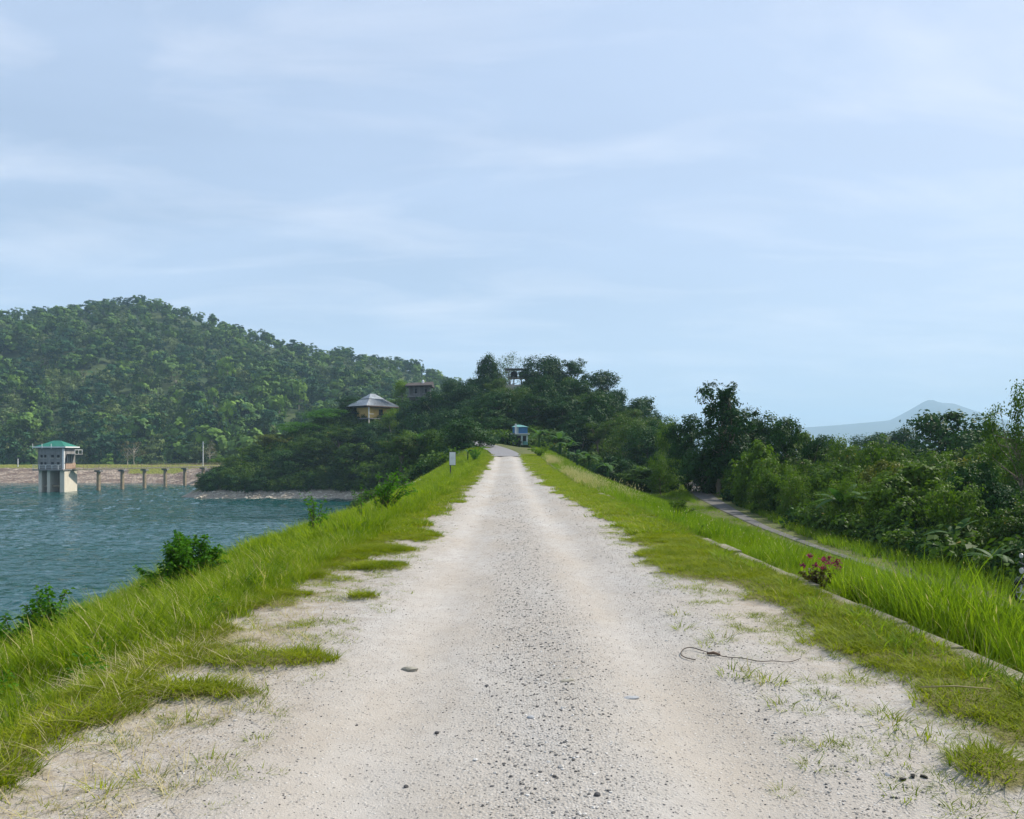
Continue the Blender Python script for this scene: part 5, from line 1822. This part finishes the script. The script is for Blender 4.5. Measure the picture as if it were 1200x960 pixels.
# left promontory
set_trees([
    (411, 462, 199, 'tall2', 44, 'dark feathery tree partly covering the left of the yellow roof'),
    (384, 478, 194, 'fresh0', 52, 'fresh green bushy tree on the crest of the promontory'),
    (352, 494, 190, 'fresh0', 58, 'mid green bushy tree left of the fresh green one'),
    (324, 508, 186, 'bush2', 56, 'bushy tree halfway down the promontory'),
    (298, 520, 182, 'bush3', 46, 'bushy shrub low on the promontory'),
    (276, 533, 178, 'thick0', 44, 'shrub near the tip of the promontory'),
    (256, 545, 172, 'dense1', 40, 'low dark shrub at the very tip of the promontory'),
    (432, 494, 182, 'dense0', 52, 'dark bush under the yellow house'),
    (398, 498, 178, 'umbrella1', 62, 'wide spreading tree below and left of the yellow house'),
    (366, 512, 176, 'thick1', 58, 'dark leafy bush in the middle of the promontory'),
    (416, 518, 170, 'thick2', 60, 'leafy bush above the bare shore right of the promontory middle'),
    (340, 526, 174, 'dense0', 52, 'dark bush on the lower slope of the promontory'),
    (446, 530, 160, 'bush4', 54, 'green shrub in the hollow between promontory and road bank'),
    (478, 528, 142, 'bush0', 50, 'green shrub below the clearing'),
    (500, 540, 128, 'thick0', 44, 'low shrub above the white sign'),
    (520, 532, 122, 'dense1', 40, 'dark low shrub behind the white sign'),
    (462, 545, 128, 'thick1', 46, 'low shrub behind the arching bank shrub'),
    (535, 540, 106, 'bush2', 34, 'small green shrub between the sign and the overhanging tree'),
])
# the rest of the central wood
rr = random.Random(31)
kinds = ['broad0', 'broad1', 'broad2', 'broad3', 'tall0', 'tall1', 'tall2', 'dense0', 'dense1', 'thick0', 'thick2', 'umbrella1']
taken = [(3.0, 114, 8.0), (at(446, 195), 195, 7), (at(491, 206), 205, 5), (at(606, 190), 189, 4.5), (-12.5, 146, 8)]
spots = []
while len(spots) < 64:
    X, Y = rr.uniform(-34, 34), rr.uniform(114, 205)
    if X < -16 and Y > 180 or shore_dist(np.array([X]), np.array([Y]))[0] < 6 or poly_near(ROAD, np.array([X]), np.array([Y]))[0] < 4.5:
        continue
    if any(math.hypot(X - a, Y - b) < c for a, b, c in taken) or any(math.hypot(X - a, (Y - b) * 0.6) < 3.6 for a, b in spots):
        continue
    # keep the sight line to the tanks and the yellow house open
    pxx = VPX + F * X / Y
    limit = 444 if 590 < pxx < 622 else (497 if 405 < pxx < 478 else 420)
    top = min(g1(X, Y) + rr.uniform(6.5, 9.5), zat(limit + 8, Y))
    if top - g1(X, Y) < 2.5:
        continue
    spots.append((X, Y))
    plant_tree('tree', rr.choice(kinds), X, Y, ('dark tree in the lower front of the central wood', 'dark tree in the middle of the central wood', 'dark tree at the back of the central wood')[0 if Y < 145 else 1 if Y < 175 else 2], 'tree', ('front trees of the central wood', 'middle trees of the central wood', 'back trees of the central wood')[0 if Y < 145 else 1 if Y < 175 else 2], top=top, width=rr.uniform(6.5, 9.0))

# dark bushes right along the shore
rr = random.Random(5)
for i in range(22):
    X = -64 + i * 1.75 + rr.uniform(-0.5, 0.5)
    Y = 168.0 + rr.uniform(-0.8, 1.6)
    plant_tree('shore_bush', ('dense0', 'dense1', 'thick0')[i % 3], X, Y, 'low dark bush in the row above the bare lake shore', 'bush', 'row of dark bushes along the shore', height=rr.uniform(2.4, 3.6), width=rr.uniform(3.8, 5.2))

# right of the road: the thicket and the trees over it
set_trees([
    (846, 434, 66, 'tall0', 84, 'tall ragged dark tree standing highest on the right'),
    (868, 462, 70, 'tall2', 70, 'dark tree shoulder just right of the tall ragged tree'),
    (802, 484, 76, 'broad2', 54, 'dark crown left of the tall ragged tree'),
    (788, 488, 84, 'bush3', 44, 'pale green crown left of the tall ragged tree'),
    (918, 482, 60, 'tall1', 50, 'narrow dark tree right of the tall ragged tree'),
    (956, 500, 58, 'tall2', 40, 'small spiky topped tree on the right skyline'),
    (1112, 476, 74, 'broad3', 112, 'broad dark dome shaped tree on the right skyline'),
    (1060, 502, 130, 'broad0', 60, 'far bluish crown left of the dome shaped tree'),
    (1022, 508, 150, 'broad1', 60, 'distant bluish crown under the far mountain'),
    (1042, 506, 190, 'broad2', 60, 'most distant small crown under the far mountain'),
    (1150, 500, 84, 'broad1', 80, 'dark crown right behind the dome shaped tree'),
    (1190, 434, 34, 'twiggy0', 84, 'thin leaved tree reaching in at the right edge against the sky'),
    (1180, 512, 46, 'thick1', 90, 'dark leafy tree under the thin leaved one at the right edge'),
    (995, 512, 56, 'thick0', 64, 'olive tinted bushy tree under the left flank of the far mountain'),
    (1030, 512, 48, 'bush1', 70, 'yellowish green tree in the middle of the right thicket'),
    (890, 512, 56, 'bush4', 70, 'leafy tree below the tall ragged tree'),
    (824, 520, 68, 'dense0', 60, 'dark bush beside the bend of the lower path'),
    (894, 486, 72, 'broad0', 64, 'dark crown filling the gap right of the tall ragged tree'),
    (940, 502, 66, 'thick2', 56, 'mid green crown between the narrow and the spiky topped tree'),
    (978, 508, 68, 'broad2', 60, 'dark crown under the left end of the far mountain'),
    (1006, 520, 60, 'dense1', 56, 'low dark crown under the middle of the far mountain'),
    (1160, 512, 62, 'broad0', 96, 'wide dark crown between the dome shaped tree and the right edge'),
    (1078, 520, 64, 'tall1', 66, 'dark tree just left of and below the dome shaped tree'),
    (1062, 540, 44, 'thick0', 80, 'tall leafy bush in front of the dome shaped tree'),
], group=None)
rr = random.Random(9)
sides = ['bush0', 'bush1', 'bush2', 'bush3', 'bush4', 'thick0', 'thick1', 'thick2', 'dense1']
rows = [(17.2, 13, 84, 2.5, 2.2, 3.4), (20.0, 14, 84, 2.9, 2.8, 4.2), (23.6, 17, 84, 3.4, 3.3, 4.7), (28.5, 22, 80, 4.2, 3.8, 5.0), (35.0, 28, 80, 5.2, 4.0, 5.3)]
labels = ['leafy green shrub in the front row of the thicket along the lower path', 'leafy green shrub in the second row of the thicket', 'taller green shrub in the middle of the right thicket', 'tall shrub in the rear rows of the right thicket', 'tall shrub in the rear rows of the right thicket']
for r_, (X, y0, y1, st, h0, h1) in enumerate(rows):
    y = y0
    while y < y1:
        pxc = VPX + F * X / y
        if 775 < pxc < 1290:
            xx = X + rr.uniform(-0.8, 0.8) + max(0, (y - 52)) * 0.16
            plant_tree('shrub', rr.choice(sides), xx, y, labels[r_], 'shrub', ('front row of the right thicket', 'second row of the right thicket', 'middle row of the right thicket', 'rear rows of the right thicket', 'rear rows of the right thicket')[r_], height=rr.uniform(h0, h1), width=rr.uniform(h0, h1) * 1.05)
        y += st * rr.uniform(0.85, 1.15)

# trees one can pick out on the far hill
hill_rows = [(266, 445, 'hill_lime0', 16), (250, 468, 'hill_lime1', 9), (238, 492, 'hill_lime0', 12), (327, 490, 'hill_lime1', 16), (16, 455, 'hill_lime1', 10), (180, 425, 'hill_lime0', 9), (300, 452, 'hill_lime1', 10), (350, 470, 'hill_lime0', 14), (268, 505, 'hill_lime0', 16), (210, 470, 'hill_lime1', 9)]


def hill_at(px_, py_):
    """the place on the far hill's slope seen at that spot of the photograph"""
    ys = np.linspace(286, 620, 700)
    xs = at(px_, ys)
    zz2 = mount_z(xs, ys) + 5.5
    d = zz2 - zat(py_, ys)
    i = int(np.argmax(d > 0))
    return float(xs[i]), float(ys[i])


lime_lab = ['largest bright green crown in the middle of the forested hill', 'bright green crown just left of the largest one', 'light green crown low on the hill above the embankment', 'light green crown low on the hill left of the house', 'light green crown at the left edge of the forested hill', 'light green crown high on the forested hill', 'light green crown right of the largest bright one', 'olive green crown low on the hill near the house', 'light olive crown at the foot of the hill', 'small light green crown in the left half of the hill']
for i, (a, b, k, wpx) in enumerate(hill_rows):
    X, Y = hill_at(a, b)
    plant_tree('hill_tree', k, X, Y, lime_lab[i], 'tree', 'bright trees on the forested hill', height=9.5 * wpx / 12 + 3, width=wpx * Y / F * 1.25, z=float(mount_z(np.array([X]), np.array([Y]))[0]) + 2.0)
for i, (a, b, h) in enumerate([(157, 522, 10.5), (246, 522, 10), (150, 518, 8), (170, 480, 9), (52, 425, 8), (340, 402, 9), (206, 448, 9), (97, 440, 8)]):
    X, Y = hill_at(a, b) if b < 510 else (at(a, 268), 268.0)
    lab = ['pale bare branched tree on the embankment right of the tower', 'pale bare branched tree behind the white pole', 'slim pale tree leaning beside the bare branched one', 'pale trunked tree showing in the lower hill forest', 'pale trunked tree high on the left of the hill', 'pale tree near the ridge of the hill', 'pale trunked tree in the middle of the hill', 'pale trunked tree left of the hill middle'][i]
    plant_tree('pale_tree', 'hill_pale%d' % (i % 2), X, Y, lab, 'tree', 'pale trees on the far hill', height=h, width=h * 0.75, z=(-3.4 if b >= 510 else float(mount_z(np.array([X]), np.array([Y]))[0]) + 1.5))
# yellow shrubs on the far embankment
for i, a in enumerate((248, 257, 262, 268, 273)):
    plant_tree('shrub', 'lime0', at(a, 247), 247 - i, 'yellow green shrub on the end of the far embankment', 'shrub', 'yellow shrubs on the far embankment', height=2.6 + 0.3 * (i % 3), width=3.0, z=-3.0)

# small orange brown mound on the clearing
X, Y = at(511, 150), 150.0
o = obj('clay_mound', stone_mesh('clay_mound', 801, M['clay'], 3, 0.75, 0.05), loc=(X, Y, g1(X, Y) + 0.5), scale=(0.75, 0.7, 1.25))
tag(o, 'small orange brown mound on the green clearing above the sign', 'mound')

# ------------------------------------------------------------------ undergrowth, clearing grass, shore stones: uncountable
rng = np.random.default_rng(77)
sprays = []
for i, (mat, n, size) in enumerate((('leaf_mid', 260, 0.22), ('leaf_dark', 260, 0.24), ('leaf_bush', 260, 0.20), ('leaf_mid', 200, 0.26))):
    r_ = np.random.default_rng(820 + i)
    V, Q, T = crown_leaves([(0, 0, 0.45, 0.75, 0.75, 0.6), (0.5, 0.3, 0.35, 0.5, 0.5, 0.4), (-0.45, 0.2, 0.6, 0.45, 0.45, 0.5)], n, size, r_, spread=0.35, inner=0.3)
    sprays.append(mesh_np('spray', V, Q, M[mat], False, {'tint': T}))
x, y = rand_in(rng, 16000, -66, 48, 90, 215)
d = shore_dist(x, y); rd, _ = poly_near(ROAD, x, y)
pdist, _ = poly_near(PATH, x, y)
clear = np.hypot((x + 12.5) / 8, (y - 146) / 13) < 1
k = (d > 2.5) & (rd > 3.2) & (pdist > 2.0) & ~(clear & (rng.random(len(x)) < 0.93)) & ~((x > -6.5) & (x < 9) & (y < 106)) & ~((x > -2) & (x < 12) & (y < 112))
k &= ~((np.abs(x - 3.2) < 2.4) & (y > 107) & (y < 114))
x, y = x[k], y[k]
scatter('undergrowth', lay(x, y, ground, -0.1), rng.uniform(0, 6.28, len(x)), 0.8 + 1.1 * rng.random(len(x)), sprays, 'dense undergrowth covering the wooded rise')
x, y = rand_in(rng, 7500, 15.4, 60, 8, 100)
pdist, _ = poly_near(PATH, x, y)
k = (VPX + F * x / np.maximum(y, 1) < 1330) & (pdist > 1.9)
x, y = x[k], y[k]
scatter('undergrowth', lay(x, y, ground, -0.1), rng.uniform(0, 6.28, len(x)), 0.5 + 0.8 * rng.random(len(x)), sprays, 'low undergrowth at the foot of the right thicket')

clr = [blade_tuft('clearing', 840 + i, 22, 0.9, 0.05, 0.5, 0.5, 'leaf_fresh', 0.02, seg=2) for i in range(3)]
x, y = rand_in(rng, 4500, -24, -4, 104, 165)
k = (shore_dist(x, y) > 2) & (poly_near(ROAD, x, y)[0] > 3)
x, y = x[k], y[k]
scatter('clearing_grass', lay(x, y), rng.uniform(0, 6.28, len(x)), 0.7 + 0.6 * rng.random(len(x)), clr, 'green grass on the clearing above the road end')
x, y = rand_in(rng, 2600, 13.9, 17.0, 8, 70)
k = poly_near(PATH, x, y)[0] > np.interp(y, [8, 32, 42, 52], [0.4, 0.5, 1.0, 1.4])
x, y = x[k], y[k]
scatter('path_grass', lay(x, y), rng.uniform(0, 6.28, len(x)), 0.5 + 0.5 * rng.random(len(x)), right_far, 'rough grass along the far side of the lower path')
x, y = rand_in(rng, 1500, 3.8, 14, 82, 110)
k = (poly_near(ROAD, x, y)[0] > 2.2) & ~((np.abs(x - 3.2) < 2.0) & (y > 108))
scatter('verge_grass', lay(x[k], y[k]), rng.uniform(0, 6.28, k.sum()), 0.6 + 0.5 * rng.random(k.sum()), tall_far, 'bright grass around the end of the road')

rocks = [stone_mesh('shore_stone', 860 + i, M['shore_rock'], 1, 0.6, 0.22) for i in range(4)]
x, y = rand_in(rng, 9000, -66, -20, 150, 200)
d = shore_dist(x, y)
k = (d > -0.9) & (d < 2.3)
x, y = x[k], y[k]
scatter('shore_stones', lay(x, y, ground, 0.02), rng.uniform(0, 6.28, len(x)), 0.10 + 0.34 * rng.random(len(x)) ** 2, rocks, 'pale stones along the bare lake shore')
rip = [stone_mesh('riprap_stone', 870 + i, M['rock'], 1, 0.7, 0.2) for i in range(4)]
x, y = rand_in(rng, 7000, -21.5, -6.6, 4, 110, 1.2)
k = rng.random(len(x)) < sstep(-8.0, -12, x) + 0.12
x, y = x[k], y[k]
scatter('bank_stones', lay(x, y, ground, 0.0), rng.uniform(0, 6.28, len(x)), 0.12 + 0.3 * rng.random(len(x)) ** 2, rip, 'rough stones on the lower lake bank')
